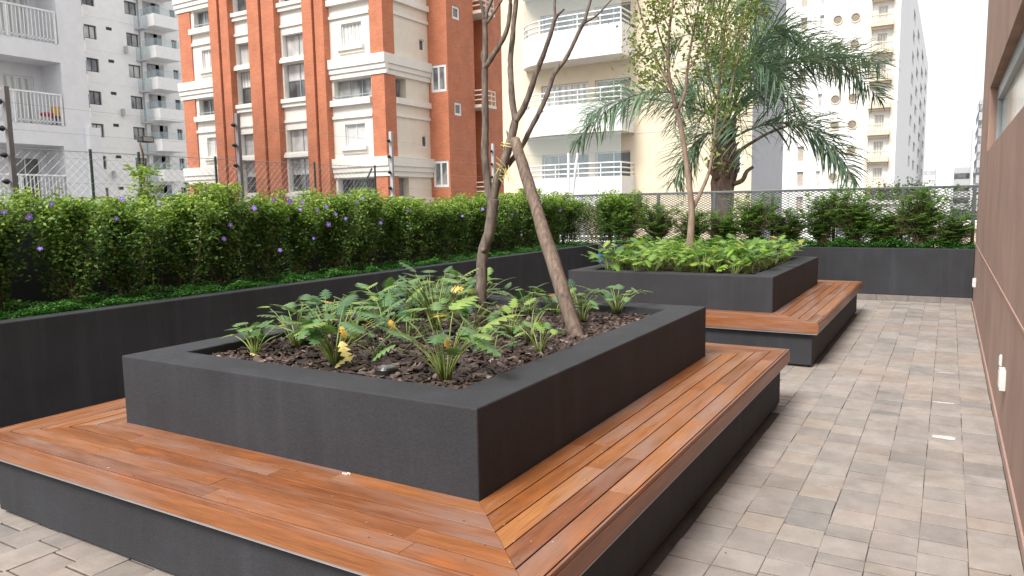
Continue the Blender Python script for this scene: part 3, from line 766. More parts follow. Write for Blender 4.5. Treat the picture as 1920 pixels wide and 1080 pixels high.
# things on the balcony
by = float(at(113, 212, x=XL-.5).y)
c1 = thing('garden_chair', 'garden chair with a yellow and red cushion behind the balcony railing', 'chair', (XL-.6, by, 5.56))
mb = MB().box((XL-.85, by-.3, 5.95), (XL-.35, by+.3, 6.0)); 
for dx in (-.82, -.4):
    for dy in (-.27, .23): mb.box((XL+dx, by+dy, 5.56), (XL+dx+.04, by+dy+.04, 5.95))
mb.build('frame', m_frame_d, c1)
MB().box((XL-.8, by-.28, 6.0), (XL-.4, by+.3, 6.45)).build('cushion', m_yellow, c1, bevel=.05)
MB().box((XL-.8, by-.75, 6.0), (XL-.4, by-.3, 6.15)).build('cushion', m_red, c1, bevel=.04)

# ---------- pale grey tower
gt = thing('pale_tower', 'tall pale grey tower with stacked white balconies behind the left buildings', 'building', (-72, 45, -6))
XT = -69.4
T = Fac('x', XT, gt)
zs = [z for z in np.arange(-4.2, 31, 3.0)]
yg = lambda u: float(at(u, 150, x=XT).y)
for i, z in enumerate(zs):
    T.win(yg(165), yg(188), z+.9, z+2.15, random.choice([m_glass_m, m_glass_d, m_curtain, m_glass_c]), m_frame_d, 2, depth=.25, fw=.1)
    T.win(yg(243), yg(266), z+.9, z+2.15, random.choice([m_glass_m, m_curtain, m_glass_c]), m_frame_d, 2, depth=.25, fw=.08)
    T.win(yg(326), yg(336), z+.3, z+2.3, m_glass_m, m_frame_d, 2, depth=.25, fw=.08)
    T.win(yg(345), yg(356), z+.9, z+2.3, m_glass_m, m_frame_d, 2, depth=.25, fw=.1)
    vv = MB()
    for yy in (yg(206), yg(211)): T.box(vv, yy, yy+.28, z+2.0, z+2.28, -.02, .05)
    vv.build('vent', m_dark, gt)
T.wall(38.0, 60, -6, 33, m_white)
mb = MB()
for z in zs: T.box(mb, 38.5, yg(262), z-.03, z+.03, -.02, 0)
mb.build('joint_line', m_white, gt)
MB().box((XT-10, 38.05, -6), (XT-.4, 59.9, 32.9)).build('core', m_greyw, gt)
T.band('painted_shadow_strip', yg(266), yg(269), [(-6, 33, .015)], m_frame_g)  # flat strip, shade beside the balconies painted as dark grey
for i, z in enumerate(zs):
    y0, y1 = yg(270), yg(316)
    mb = MB(); T.box(mb, y0, y1, z-.2, z+.95, -2.2, -.0); b_ = mb.build('balcony', m_white, gt)
    gl = MB(); T.box(gl, y0+.05, y1-.05, z+.951, z+1.65, -2.15, -2.1); T.box(gl, y0+.02, y0+.06, z+.951, z+1.65, -2.1, -.05); gl.build('glass_rail', m_balglass, b_)
    dk = MB(); T.box(dk, y0+.4, y0+1.7, z+.96, z+2.5, -.05, -.002); T.box(dk, y1-1.4, y1-.5, z+.96, z+2.5, -.05, -.002); dk.build('glass_door', m_glass_m, b_)
    # small projecting box balcony at the left edge
    y0, y1 = yg(151), yg(163)
    mb = MB(); T.box(mb, y0-2, y1-.6, z-.6, z+.35, -1.3, 0); b2 = mb.build('balcony', m_white, gt)
    gl = MB(); T.box(gl, y0-2, y1-.65, z+.351, z+1.6, -1.25, -1.18); T.box(gl, y1-.7, y1-.65, z+.351, z+1.6, -1.18, -.1); gl.build('glass_rail', m_glass_d, b2)
    y0 = yg(262)
    mb = MB(); T.box(mb, yg(258), yg(269), z-.5, z-.35, -1.4, 0); b3 = mb.build('balcony', m_greyw2, gt)
    gl = MB(); T.box(gl, yg(258)+.02, yg(258)+.06, z-.349, z+.8, -1.35, -.02); T.box(gl, yg(258)+.06, yg(268), z-.349, z+.8, -1.38, -1.34); gl.build('glass_rail', m_balglass, b3)

for z, (u0, u1) in zip(zs[1::2], ((228, 232), (196, 200), (222, 226), (236, 240), (200, 204), (230, 234))):
    mb = MB(); T.box(mb, yg(u0), yg(u1), z+.1, z+.75, -.4, -.002); mb.build('air_conditioner', m_greyw2, gt)

# ---------- white building with round windows and balustrades
wt = thing('white_tower', 'tall white building with round windows and a stack of stone balustrade balconies', 'building', (-12, 110, -6))
yT = 98.0; V = Fac('y', yT, wt); xa = lambda u: float(at(u, 200, y=yT).x)
zt = [4.37+3.09*k for k in range(-3, 9)]
def ring_mesh(cx, cz, r0, r1, y, n=20):
    mb = MB()
    for k in range(n):
        a, b = 2*math.pi*k/n, 2*math.pi*(k+1)/n
        mb.face([(cx+r0*math.cos(a), y-.12, cz+r0*math.sin(a)), (cx+r1*math.cos(a), y-.12, cz+r1*math.sin(a)), (cx+r1*math.cos(b), y-.12, cz+r1*math.sin(b)), (cx+r0*math.cos(b), y-.12, cz+r0*math.sin(b))])
        mb.face([(cx+r1*math.cos(a), y-.12, cz+r1*math.sin(a)), (cx+r1*math.cos(a), y, cz+r1*math.sin(a)), (cx+r1*math.cos(b), y, cz+r1*math.sin(b)), (cx+r1*math.cos(b), y-.12, cz+r1*math.sin(b))])
    return mb
m_lat = plain('window_lattice', (.42, .36, .30), .6, .3, 8)
for z in zt:
    for u in (1566, 1599):
        cx = xa(u); f = ring_mesh(cx, z, .46, .60, yT).build('window', m_tan, wt)
        d = MB(); d.face([(cx+.47*math.cos(2*math.pi*k/20), yT-.03, z+.47*math.sin(2*math.pi*k/20)) for k in range(20)]); d.build('pane', m_lat2, f)
    for u0, u1 in ((1497, 1510), (1533, 1541)): V.win(xa(u0), xa(u1), z-1.1, z+.8, m_lat if u0 < 1510 else m_glass_c, m_frame_w, 1, depth=.3, fw=.08)
    a0, a1 = xa(1631), xa(1668)
    V.win(a0+.55, a1-.55, z-1.1, z+.9, [m_glass_d, m_curtain, m_glass_c][int(z) % 3], m_trim, 2, depth=.35)
    sl = MB(); V.box(sl, a0-.15, a1+.15, z-1.5, z-1.25, -1.1, 0); V.box(sl, a0, a1, z-1.75, z-1.5, -.8, 0); V.box(sl, a0-.1, a1+.1, z-.35, z-.2, -1.08, -.85); b_ = sl.build('balcony', m_tan, wt)
    bl = MB(); x = a0
    while x < a1: bl.tube([(x, yT-.97, z-1.25), (x, yT-.97, z-1.0), (x, yT-.97, z-.6), (x, yT-.97, z-.35)], [.05, .1, .04, .06], 6); x += .26
    bl.build('balustrade', m_tan, b_)
V.wall(xa(1440), xa(1682), -6, 33, m_white)
V.band('pier', xa(1625), xa(1630), [(-6, 33, .25)], m_cream2); V.band('pier', xa(1669), xa(1674), [(-6, 33, .25)], m_cream2)
V.band('pier', xa(1475), xa(1482), [(-6, 33, .3)], m_white)
W2 = Fac('x', xa(1682), wt)
for z in zt:
    for (y0, y1) in ((128, 134), (143, 151), (163, 174), (186, 196)): W2.win(y0, y1, z-1, z+.7, m_glass_c, m_frame_g, 3, depth=.3, fw=.12)
W2.wall(yT, 205, -6, 33, m_white)
MB().box((xa(1441), yT+.6, -6), (xa(1682)-.6, 204, 32.9)).build('core', m_white, wt)

# low white and beige houses seen through the fence
def low(name, label, p0, p1, z1, m, win=True):
    t = thing(name, label, 'building', ((p0[0]+p1[0])/2, (p0[1]+p1[1])/2, -6))
    f = Fac('y', p0[1], t)
    if win:
        x = p0[0]+.8
        while x < p1[0]-1.4: f.win(x, x+.9, z1-1.7, z1-.6, m_glass_m, m_frame_w, 2, depth=.12); x += 2.4
    f.wall(p0[0], p1[0], -6, z1, m)
    MB().box((p0[0], p0[1]+.25, -6), (p1[0], p1[1], z1-.01)).build('core', m, t)
    MB().box((p0[0]-.15, p0[1]-.15, z1), (p1[0]+.15, p1[1], z1+.18)).build('roof', m_trim, t)
low('low_house', 'low white house below the palm seen through the far fence', (-6.2, 44), (-1.2, 52), 1.35, m_white)
low('low_house', 'low pinkish house beside trees seen through the right end of the fence', (-.6, 36), (2.8, 42), .35, m_beige)

# distant towers on the right
def tower(label, px0, px1, pytop, dist, depth, m, floors=None, mg=None, name='distant_tower'):
    a = at(px0, 345, y=dist); b = at(px1, 345, y=dist); z1 = at((px0+px1)/2, pytop, y=dist).z
    t = thing(name, label, 'building', ((a.x+b.x)/2, dist+depth/2, -6))
    MB().box((a.x, dist, -6), (b.x, dist+depth, z1)).build('wall', m, t)
    if floors:
        z = -3
        while z < z1-1:
            w_ = MB().box((a.x-.05, dist-.1, z), (b.x+.05, dist-.002, z+floors*.45)); w_.box((a.x-.1, dist-.1, z), (a.x-.002, dist+depth+.05, z+floors*.45)); w_.build('window_band', mg or m_glass_m, t); z += floors
    return t
tower('far grey office block with dark window bands left of the slim tower', 1789, 1822, 314, 230, 25, m_greyw2, 3.2, m_glass_d)
tower('slim grey glass tower partly hidden by the brown wall', 1829, 1860, 186, 170, 20, m_greyw2, 3.0, m_glass_m)
tower('white blank tower rising beside the brown wall', 1820, 1850, 235, 215, 18, m_white, None)
tower('faint pale block on the horizon right of the white building', 1729, 1752, 316, 330, 20, m_greyw, 3.4, m_glass_c)
tower('small pale slab on the horizon between two blocks', 1755, 1784, 338, 380, 20, m_white, None)
tower('tiny pale tower poking up on the far horizon', 1766, 1776, 318, 450, 12, m_greyw, None)
# ------------------------------------------------------------------ vegetation
def poly_tube(mb, px, d, radii, seg=8, sub=3, jit=.0):
    """branch through photo pixels at given distance(s) along the view axis"""
    P = []
    for i, (u, v) in enumerate(px):
        dd = d if not isinstance(d, (list, tuple)) else d[0]+(d[1]-d[0])*i/(len(px)-1)
        P.append(at(u, v, d=dd))
    return smooth_tube(mb, P, radii, seg, sub, jit)
def smooth_tube(mb, P, radii, seg=8, sub=3, jit=0):
    n = len(P); Q = []; R = []
    rr = radii if isinstance(radii, (list, tuple)) else [radii]*n
    if len(rr) == 2 and n > 2: rr = [rr[0]+(rr[1]-rr[0])*i/(n-1) for i in range(n)]
    for i in range(n-1):
        p0, p1, p2, p3 = P[max(i-1, 0)], P[i], P[i+1], P[min(i+2, n-1)]
        for k in range(sub):
            t = k/sub; t2, t3 = t*t, t*t*t
            q = .5*((2*p1)+(p2-p0)*t+(2*p0-5*p1+4*p2-p3)*t2+(3*p1-p0-3*p2+p3)*t3)
            r = rr[i]+(rr[i+1]-rr[i])*t
            Q.append(q+Vector(RNG.uniform(-1, 1, 3))*r*jit); R.append(r*(1+RNG.uniform(-1, 1)*jit))
    Q.append(P[-1]); R.append(rr[-1])
    mb.tube(Q, R, seg); return Q

# ---- bare forked tree in the near planter
DT = float((at(905, 600, z=.78)-CAM).dot(FW))
pr = lambda w: w*.84/2/FPX*DT     # photo width -> radius
tr = thing('bare_tree', 'bare young tree with a forked grey trunk rising from the near planter', 'tree', at(905, 612, d=DT))
mb = MB(); poly_tube(mb, [(899, 650), (900, 611), (903, 544), (905, 478), (917, 436), (923, 395), (924, 374)], DT, [pr(27), pr(25), pr(25), pr(25), pr(24), pr(25), pr(28)], 12, 4, .05)
for u, v in ((903, 598), (905, 470)): c = at(u, v, d=DT); mb.tube([c, c+Vector((.03, -.035, .01)), c+Vector((.036, -.044, .012))], [.026, .022, .008], 7)
mb.build('trunk', m_bark, tr, True)
def br(pts, w0, w1, dd=(0, 0), seg=8):
    mb = MB(); poly_tube(mb, pts, (DT+dd[0], DT+dd[1]), [pr(w0), pr(w1)], seg, 4, .07); return mb.build('branch', m_bark, tr, True)
br([(923, 380), (916, 355), (911.5, 320), (909, 281), (910, 222), (909, 160), (909, 126), (910, 80), (909, 37)], 20, 12)
br([(909, 37), (905, 18), (900, 0), (893, -30)], 9, 6); br([(910, 40), (914, 18), (922, 0), (932, -40)], 9, 6)
br([(911, 45), (922, 30), (933, 12), (943, -5), (950, -40)], 7, 4)
br([(908, 128), (914, 121), (925, 103), (935, 88), (947, 65), (954, 40), (957, 0), (953, -40), (957, -80)], 13, 8, (0, -.1))
br([(908, 122), (903, 108), (904, 96)], 5, 3)
br([(923, 382), (931, 346), (944, 308), (956, 267), (966, 228), (967, 222)], 21, 17, (0, -.05))
br([(967, 226), (961, 195), (958, 150), (957, 111), (961, 70), (963, 45), (968, 0), (975, -50)], 15, 10, (-.05, .1))
br([(966, 228), (983, 200), (996, 165), (1005, 138), (1016, 110), (1024, 89), (1034, 58), (1041, 33)], 15, 9, (-.05, -.2))
br([(1041, 35), (1040, 15), (1040, 0), (1041, -40)], 7, 5, (-.2, -.2)); br([(1040, 36), (1048, 26), (1058, 17)], 8, 4, (-.2, -.2))
br([(938, 330), (947, 316), (960, 300), (979, 274), (994, 243), (1009, 215), (1025, 180), (1038, 141), (1052, 122), (1065, 103), (1079, 74), (1089, 52), (1096, 41)], 13, 9, (0, .25))
br([(1096, 41), (1101, 20), (1107, 0), (1112, -35)], 9, 6, (.25, .3)); br([(1097, 42), (1108, 36), (1120, 28), (1135, 12), (1150, -4)], 6, 3, (.25, .3))
br([(1012, 213), (1019, 208)], 4, 2, (.1, .1)); br([(1047, 128), (1048, 118)], 5, 2, (.1, .1)); br([(944, 330), (940, 322), (931, 318), (928, 312)], 5, 2); br([(954, 262), (950, 245)], 6, 3)
# dry fibre tie where the stake meets the trunk
mb = MB()
for k in range(26):
    c = at(944+RNG.uniform(-10, 10), 322+RNG.uniform(-14, 14), d=DT-.06); q = c+Vector((RNG.uniform(-.07, .07), RNG.uniform(-.04, .0), RNG.uniform(-.1, .08)))
    mb.tube([c, (c+q)/2+Vector((.01, -.015, 0)), q], [.0025, .002, .001], 4, cap=False)
for v, u in ((275, 958), (270, 960)):
    c = at(u, v, d=DT-.03)
    mb.tube([c+Vector((math.cos(a)*.075, math.sin(a)*.075, .01*math.sin(a*2))) for a in np.linspace(0, 2*math.pi, 14)], .004, 5, cap=False)
mb.build('fibre_tie', m_dry, tr)
# stake
B = at(1082, 634, z=.76); DS = float((B-CAM).dot(FW)); Tt = at(965, 262, d=DT-.1)
ps = []; d_ = (Tt-B)
mb = MB(); smooth_tube(mb, [B-d_*.06, B, B+d_*.25, B+d_*.5, B+d_*.75, Tt], [.053, .051, .049, .046, .042, .038], 10, 5, .05)
tag(mb.build('support_stake', m_stake, None, True), 'thick weathered wooden stake leaning against the bare tree in the near planter', 'stake')

# ---- bark mulch
def mulch(x0, y0, x1, y1, n, z0, name):
    mb = MB()
    for k in range(n):
        x, y = RNG.uniform(x0, x1), RNG.uniform(y0, y1)
        z = z0 + .012*math.sin(x*5+1)*math.cos(y*4) + RNG.uniform(-.004, .014)
        l, w_, h = RNG.uniform(.014, .045), RNG.uniform(.009, .022), RNG.uniform(.003, .008)
        yaw, ti, ro = RNG.uniform(0, 6.28), RNG.normal(0, .28), RNG.normal(0, .35)
        m = Matrix.Rotation(yaw, 3, 'Z') @ Matrix.Rotation(ti, 3, 'Y') @ Matrix.Rotation(ro, 3, 'X')
        b = len(mb.v); c = Vector((x, y, z)); bend = RNG.uniform(-.006, .006)
        pts = [(-l, -w_*.5), (-l*.3, -w_), (l*.6, -w_*.8), (l, -w_*.1), (l*.55, w_*.9), (-l*.4, w_)]
        jt = RNG.uniform(.7, 1.2, 6)
        for zz in (-h/2, h/2): mb.v += [tuple(c + m @ Vector((p[0]*q, p[1]*q, zz+bend*(abs(p[0])/l)))) for p, q in zip(pts, jt)]
        t = float(np.clip(RNG.beta(1.6, 3.2), 0, 1))
        mb.idx(b, (6, 7, 8, 9, 10, 11), t)
        for k2 in range(6): mb.idx(b, (k2, (k2+1) % 6, 6+(k2+1) % 6, 6+k2), t)
    return tag(mb.build(name, m_chip), kind='stuff')
a = PL[0]; mulch(a[0]+TH+.03, a[1]+TH+.03, a[2]-TH-.03, a[3]-TH-.03, 7500, .768, 'bark_mulch')
a = PL[1]; mulch(a[0]+TH+.03, a[1]+TH+.03, a[2]-TH-.03, a[3]-TH-.03, 2600, .765, 'bark_mulch')

# ---- lobed leaf plants
def lobed(mb, base, direc, size, tint, droop=.35, up=Vector((0, 0, 1)), lobes=6, wid=.42):
    d = direc.normalized(); s = d.cross(up)
    if s.length < .05: s = Vector((1, 0, 0))
    s.normalize(); n = s.cross(d).normalized()
    K = 2*lobes+1; mid = []; out = []
    for i in range(K+1):
        t = i/K
        mid.append((t, base + d*size*t - n*size*droop*t*t*.6 ))
    for sg in (1, -1):
        prev = None
        for i in range(K+1):
            t = i/K; env = math.sin(math.pi*min(1, (t*.86+.14)))**.75*(1-.25*t)
            hw = wid*size*env*(1.0 if i % 2 == 1 else .33)
            fwd = .12*size if i % 2 == 1 else 0
            sag = -.22*hw*(1 if i % 2 else .6)+.05*hw
            p = mid[i][1] + s*sg*hw + d*fwd*(1-t) + n*(sag if True else 0)
            if prev is not None:
                q = [mid[i-1][1], mid[i][1], p, prev]
                mb.face(q if sg == 1 else q[::-1], tint)
            prev = p
def philo(name, base, label, nl, h, spread, msz, parent_mat, seedtint=.45, leafsz=.17, group=None, dirbias=None, cat='plant', yellow=.04):
    t = thing(name, label, cat, base, group)
    lm, sm = MB(), MB()
    for k in range(nl):
        az = 2*math.pi*(k*.618+RNG.uniform(-.08, .08)); e = RNG.uniform(.25, 1.0)*spread
        hh = h*RNG.uniform(.55, 1.05)
        tip = Vector(base)+Vector((math.cos(az)*e*h*.85, math.sin(az)*e*h*.85, hh*(1.12-.3*e)))
        c1 = Vector(base)+Vector((math.cos(az)*e*h*.25, math.sin(az)*e*h*.25, hh*.6))
        b0 = Vector(base)+Vector((math.cos(az)*.012, math.sin(az)*.012, -.01))
        Q = [b0]; 
        for q in (.25, .5, .75, 1): Q.append(b0*(1-q)**2+c1*2*q*(1-q)+tip*q*q)
        sm.tube(Q, [.0048*msz, .004*msz, .0034*msz, .0028*msz, .0022*msz], 5, float(RNG.uniform()))
        dr = Vector((math.cos(az+RNG.uniform(-.5, .5)), math.sin(az+RNG.uniform(-.5, .5)), RNG.uniform(-.5, .9)))
        tint = float(np.clip(RNG.normal(seedtint, .26), 0, .86))
        if RNG.uniform() < yellow: tint = RNG.uniform(.9, 1)
        lobed(lm, tip-dr.normalized()*.02, dr, leafsz*RNG.uniform(.5, .95), tint, RNG.uniform(.15, .6), lobes=int(RNG.integers(4, 7)), wid=RNG.uniform(.38, .54))
    lm.build('leaves', parent_mat, t, False); sm.build('leaf_stalks', m_petiole, t, True)
    return t
NP = [  # photo base pixel, leaves, height, leaf size, label
 (478, 664, 6, .20, .13, 'small low plant in the front left corner of the near planter, first from the corner'),
 (440, 650, 5, .16, .11, 'tiny seedling like plant nearest the left inner corner of the near planter'),
 (556, 652, 8, .30, .17, 'broad leafed plant beside the round light at the left of the near planter'),
 (628, 684, 17, .36, .19, 'big many stalked plant at the front of the near planter left of the front light'),
 (590, 622, 8, .28, .16, 'leafy plant behind the left round light in the near planter'),
 (660, 640, 8, .27, .15, 'bluish green plant right behind the big many stalked plant'),
 (708, 672, 3, .15, .09, 'sparse little plant just behind the front round light'),
 (690, 598, 9, .30, .17, 'plant against the left rim in the middle of the near planter'),
 (745, 578, 9, .32, .17, 'upright plant by the left rim at mid depth of the near planter'),
 (775, 600, 7, .24, .14, 'low spreading plant with a yellowing leaf left of the tallest plant'),
 (836, 716, 12, .36, .21, 'large pale leafed plant nearest the front inner corner of the near planter'),
 (818, 622, 14, .42, .19, 'tallest dense plant in the centre of the near planter'),
 (800, 560, 8, .30, .15, 'plant at the back left rim behind the tallest plant'),
 (858, 575, 7, .27, .14, 'plant with a yellow curled leaf just left of the bare tree'),
 (880, 632, 6, .24, .14, 'medium plant in front of the bare tree trunk'),
 (945, 562, 8, .28, .15, 'plant just right of the bare tree near the back rim'),
 (990, 590, 8, .26, .15, 'yellow green plant midway between the bare tree and the stake'),
 (995, 640, 5, .24, .12, 'thin plant with a lime leaf in front of the stake'),
 (1012, 664, 4, .22, .11, 'spindly plant left of the foot of the stake near the front rim'),
 (1092, 606, 5, .18, .12, 'small yellow green plant just right of the stake'),
 (1108, 578, 6, .24, .13, 'plant behind the stake near the back rim'),
 (1158, 588, 9, .26, .14, 'pale stalked plant in the back right corner of the near planter'),
 (905, 655, 4, .2, .13, 'small drooping plant between the large pale plant and the trunk'),
 (722, 625, 8, .26, .17, 'leafy plant between the big stalked plant and the tallest plant'),
 (765, 645, 6, .22, .15, 'low plant just left of the tallest central plant, in front of its stalks'),
 (865, 600, 8, .27, .15, 'leafy plant directly left of the bare tree trunk'),
 (668, 572, 8, .30, .16, 'plant leaning over the left rim of the near planter'),
 (958, 628, 7, .25, .15, 'bushy plant to the right of the bare tree foot'),
 (1040, 592, 7, .24, .14, 'plant just left of the stake near the back rim'),
 (925, 668, 3, .14, .13, 'limp grey green plant lying near the right rim of the near planter'),
]
for (u, v, nl, h, ls, lab) in NP:
    b = at(u, v, z=.775)
    b.x = min(max(b.x, PL[0][0]+TH+.06), PL[0][2]-TH-.05); b.y = min(max(b.y, PL[0][1]+TH+.05), PL[0][3]-TH-.05)
    philo('foliage_plant', b, lab, int(nl*1.8)+2, h*.98, .95 if nl > 9 else 1.1, 1.1, m_philo, RNG.uniform(.35, .6), ls, 'lobed leaf plants in the near planter', yellow=.012)
a = PL[1]; k = 0
for i in range(9):
    for j in range(7):
        x = a[0]+TH+.12+(a[2]-a[0]-2*TH-.24)*i/8+RNG.uniform(-.08, .08); y = a[1]+TH+.15+(a[3]-a[1]-2*TH-.3)*j/6+RNG.uniform(-.1, .1)
        if i == 8 and j == 0: continue
        philo('foliage_plant', Vector((x, y, .775)), 'bright green lobed leaf plant in the dense bed of the farther planter', 15, RNG.uniform(.24, .38), .95, 1, m_philo2, RNG.uniform(.4, .7), RNG.uniform(.17, .22), 'dense plants in the farther planter', yellow=.03)

# single leaves of note
def one_leaf(u, v, size, dr, m, label, z=.80, dist=None, up=(0, 0, 1), name='fallen_leaf'):
    b = at(u, v, d=dist) if dist else at(u, v, z=z); mb = MB(); lobed(mb, b, Vector(dr), size, .5, .8, Vector(up), 4, .42)
    return tag(mb.build(name, m), label, 'leaf')
one_leaf(470, 662, .10, (1, .2, .1), m_dry, 'yellow green fallen leaf in the left corner of the near planter', .79)
one_leaf(628, 690, .12, (.3, .5, .7), m_dry, 'pale yellow withered leaf leaning at the foot of the big stalked plant', .78)
one_leaf(640, 640, .11, (.2, -.1, -1), m_dry, 'large wilted yellow leaf hanging in the big stalked plant', dist=3.5, up=(0, -1, .3))
one_leaf(640, 612, .07, (.1, -.1, -1), m_orange_leaf, 'small orange leaf behind the big stalked plant', dist=3.7, up=(0, -1, .3))
one_leaf(845, 545, .09, (.7, .1, .3), m_orange_leaf, 'bright yellow curled leaf with a pale tip left of the tree', dist=5.1, up=(0, -1, .6))
one_leaf(732, 600, .09, (.1, -.1, -.9), m_orange_leaf, 'yellow leaf hanging near the left rim of the near planter', dist=4.6, up=(0, -1, .3))
one_leaf(838, 632, .07, (0, -.2, -1), m_orange_leaf, 'tiny orange leaf on the large pale leafed plant', dist=3.4, up=(0, -1, .3))
one_leaf(960, 600, .09, (.5, -.2, -.5), m_orange_leaf, 'rusty leaf lying to the right of the bare tree', dist=4.9, up=(0, -1, .3))

# ---- round garden lights
for u, v, lab in ((725, 692, 'round black garden light at the front rim of the near planter'), (835, 624, 'round black garden light half hidden at the centre of the near planter'), (565, 636, 'round black garden light with a pale lens at the left of the near planter')):
    c = at(u, v, z=.805); t = thing('garden_light', lab, 'light', (c.x, c.y, .77), 'round garden lights')
    MB().tube([c+Vector((0, 0, -.04)), c+Vector((0, 0, .004)), c+Vector((0, 0, .012))], [.058, .062, .056], 28).build('light_body', m_black, t, False)
    MB().tube([c+Vector((0, 0, .0125)), c+Vector((0, 0, .015)), c+Vector((0, 0, .017))], [.047, .045, .03], 28).build('lens', plain('smoky_lens', (.10, .11, .12), .12) if u != 565 else m_glass_c, t)
# blue cup
c = at(1127, 492, z=ZT+.001); t = MB().tube([c, c+Vector((0, 0, .12))], [.035, .045], 16); tag(t.build('blue_cup', m_blue), 'small blue cup on the left rim of the farther planter', 'cup')

# ---- slender tree in the farther planter
D2 = float((at(1295, 455, y=9.4)-CAM).dot(FW)); p2 = lambda w: w/2/FPX*D2
t2 = thing('slender_tree', 'slender pinkish young tree with sparse olive leaves in the farther planter', 'tree', at(1294, 500, d=D2))
mb = MB(); poly_tube(mb, [(1293, 520), (1294, 455), (1297, 400), (1292, 345), (1285, 290), (1275, 230), (1268, 205)], D2, [p2(16), p2(14), p2(12), p2(11), p2(10), p2(9), p2(8)], 9, 4, .05); mb.build('trunk', m_bark2, t2, True)
mb = MB(); tips = []
def b2(pts, w0, w1, dd=(0, 0)):
    Q = poly_tube(mb, pts, (D2+dd[0], D2+dd[1]), [p2(w0), p2(w1)], 6, 4, .06); tips.extend(Q[len(Q)//3:]); return Q
b2([(1298, 392), (1312, 365), (1330, 320), (1338, 265), (1345, 200), (1352, 120), (1360, 40), (1362, -60)], 8, 3, (0, .5))
b2([(1268, 205), (1258, 160), (1252, 120), (1255, 60), (1262, 0), (1268, -80)], 8, 3, (0, -.3))
b2([(1270, 212), (1285, 170), (1290, 120), (1300, 60), (1312, 0), (1322, -90)], 7, 3, (0, .4))
b2([(1258, 165), (1240, 130), (1222, 90), (1208, 50), (1195, 0), (1185, -50)], 5, 2, (0, .3))
b2([(1252, 110), (1235, 60), (1228, 20), (1220, -30)], 4, 2, (0, -.5))
b2([(1335, 290), (1350, 250), (1366, 200), (1376, 140), (1388, 90), (1398, 20)], 4, 2, (.3, .1))
b2([(1290, 130), (1310, 100), (1330, 50), (1340, -20)], 4, 2, (0, .8)); b2([(1345, 190), (1330, 140), (1322, 90), (1330, 30)], 4, 2, (.4, -.2))
b2([(1352, 120), (1372, 80), (1395, 40), (1410, 0)], 4, 2, (.5, .2)); b2([(1258, 60), (1242, 20), (1240, -40)], 3, 2)
b2([(1262, 180), (1245, 160), (1225, 150), (1205, 150)], 3, 1, (0, -.2)); b2([(1300, 60), (1285, 20), (1280, -30)], 3, 2)
b2([(1228, 95), (1212, 105), (1198, 100), (1175, 60)], 3, 1, (.2, 0)); b2([(1390, 80), (1405, 50), (1412, 25)], 3, 1, (.1, .4))
for k in range(60):
    q = Vector(tips[int(RNG.integers(len(tips)))]); e = q+Vector((RNG.uniform(-.28, .28), RNG.uniform(-.28, .28), RNG.uniform(-.05, .3))); mb.tube([q, (q+e)/2+Vector((0, 0, .03)), e], [.005, .003, .0015], 4, cap=False); tips.append(e); tips.append((q+e)/2)
mb.build('branches', m_bark2, t2, True)
T_ = np.array([tuple(q) for q in tips]); n = 2100
idx = RNG.integers(0, len(T_), n); P = T_[idx]+RNG.normal(0, .085, (n, 3)); 
extra = np.array([tuple(at(u, v, d=D2+.3)) for u, v in ((1210, 60), (1225, 130), (1340, 60), (1320, 120), (1370, 100), (1380, 30), (1240, 20), (1330, 450-250), (1205, 110), (1310, 20), (1345, 10))])
m_ = 1000; P2_ = extra[RNG.integers(0, len(extra), m_)]+RNG.normal(0, .16, (m_, 3)); P = np.concatenate([P, P2_]); n += m_
low2 = np.array([tuple(at(u, v, d=D2+.1)) for u, v in ((1338, 195), (1342, 205), (1325, 285), (1348, 190))])
D = unit(rnd_dirs(n, -.9, .4)); Nn = rnd_dirs(n, .2, 1)
link('crown', leaf_mesh('crown', P, D, Nn, RNG.uniform(.05, .085, n), RNG.uniform(.026, .042, n), RNG.beta(2, 2, n)), m_olive, t2)

# ---- palm beyond the fence
PD = 18.5; ppx = lambda w: w/2/FPX*PD
pt_ = thing('palm_tree', 'palm tree with arching blue green fronds and a shaggy trunk beyond the fence', 'palm tree', at(1357, 600, d=PD))
mb = MB(); base = at(1355, 900, d=PD)
smooth_tube(mb, [at(1352, 900, d=PD), at(1352, 500, d=PD), at(1354, 400, d=PD), at(1356, 345, d=PD), at(1358, 310, d=PD), at(1362, 265, d=PD), at(1366, 225, d=PD)], [ppx(38), ppx(38), ppx(40), ppx(44), ppx(42), ppx(32), ppx(22)], 16, 4, .06)
mb.build('trunk', m_palmtrunk, pt_, True)
mb = MB()
for k in range(70):   # old leaf bases
    v = RNG.uniform(240, 350); az = RNG.uniform(0, 6.28); c = at(1361, v, d=PD); r = ppx(30 if v < 290 else 46)*.9
    o = Vector((math.cos(az), math.sin(az), 0)); a0 = c+o*r*.7; L_ = RNG.uniform(.15, .42)
    mb.tube([a0-Vector((0, 0, .12)), a0+o*.07+Vector((0, 0, L_*.45)), a0+o*RNG.uniform(.08, .25)+Vector((0, 0, L_))], [.065, .05, .018], 5)
poly_tube(mb, [(1375, 345), (1392, 338), (1400, 322), (1412, 313)], PD-.2, [.07, .04], 6); poly_tube(mb, [(1372, 300), (1385, 285), (1402, 272), (1440, 250), (1480, 235)], PD, [.06, .03], 6)
poly_tube(mb, [(1345, 335), (1332, 318), (1330, 300)], PD-.2, [.08, .05], 6)
mb.build('leaf_base', m_palmtrunk, pt_, True)
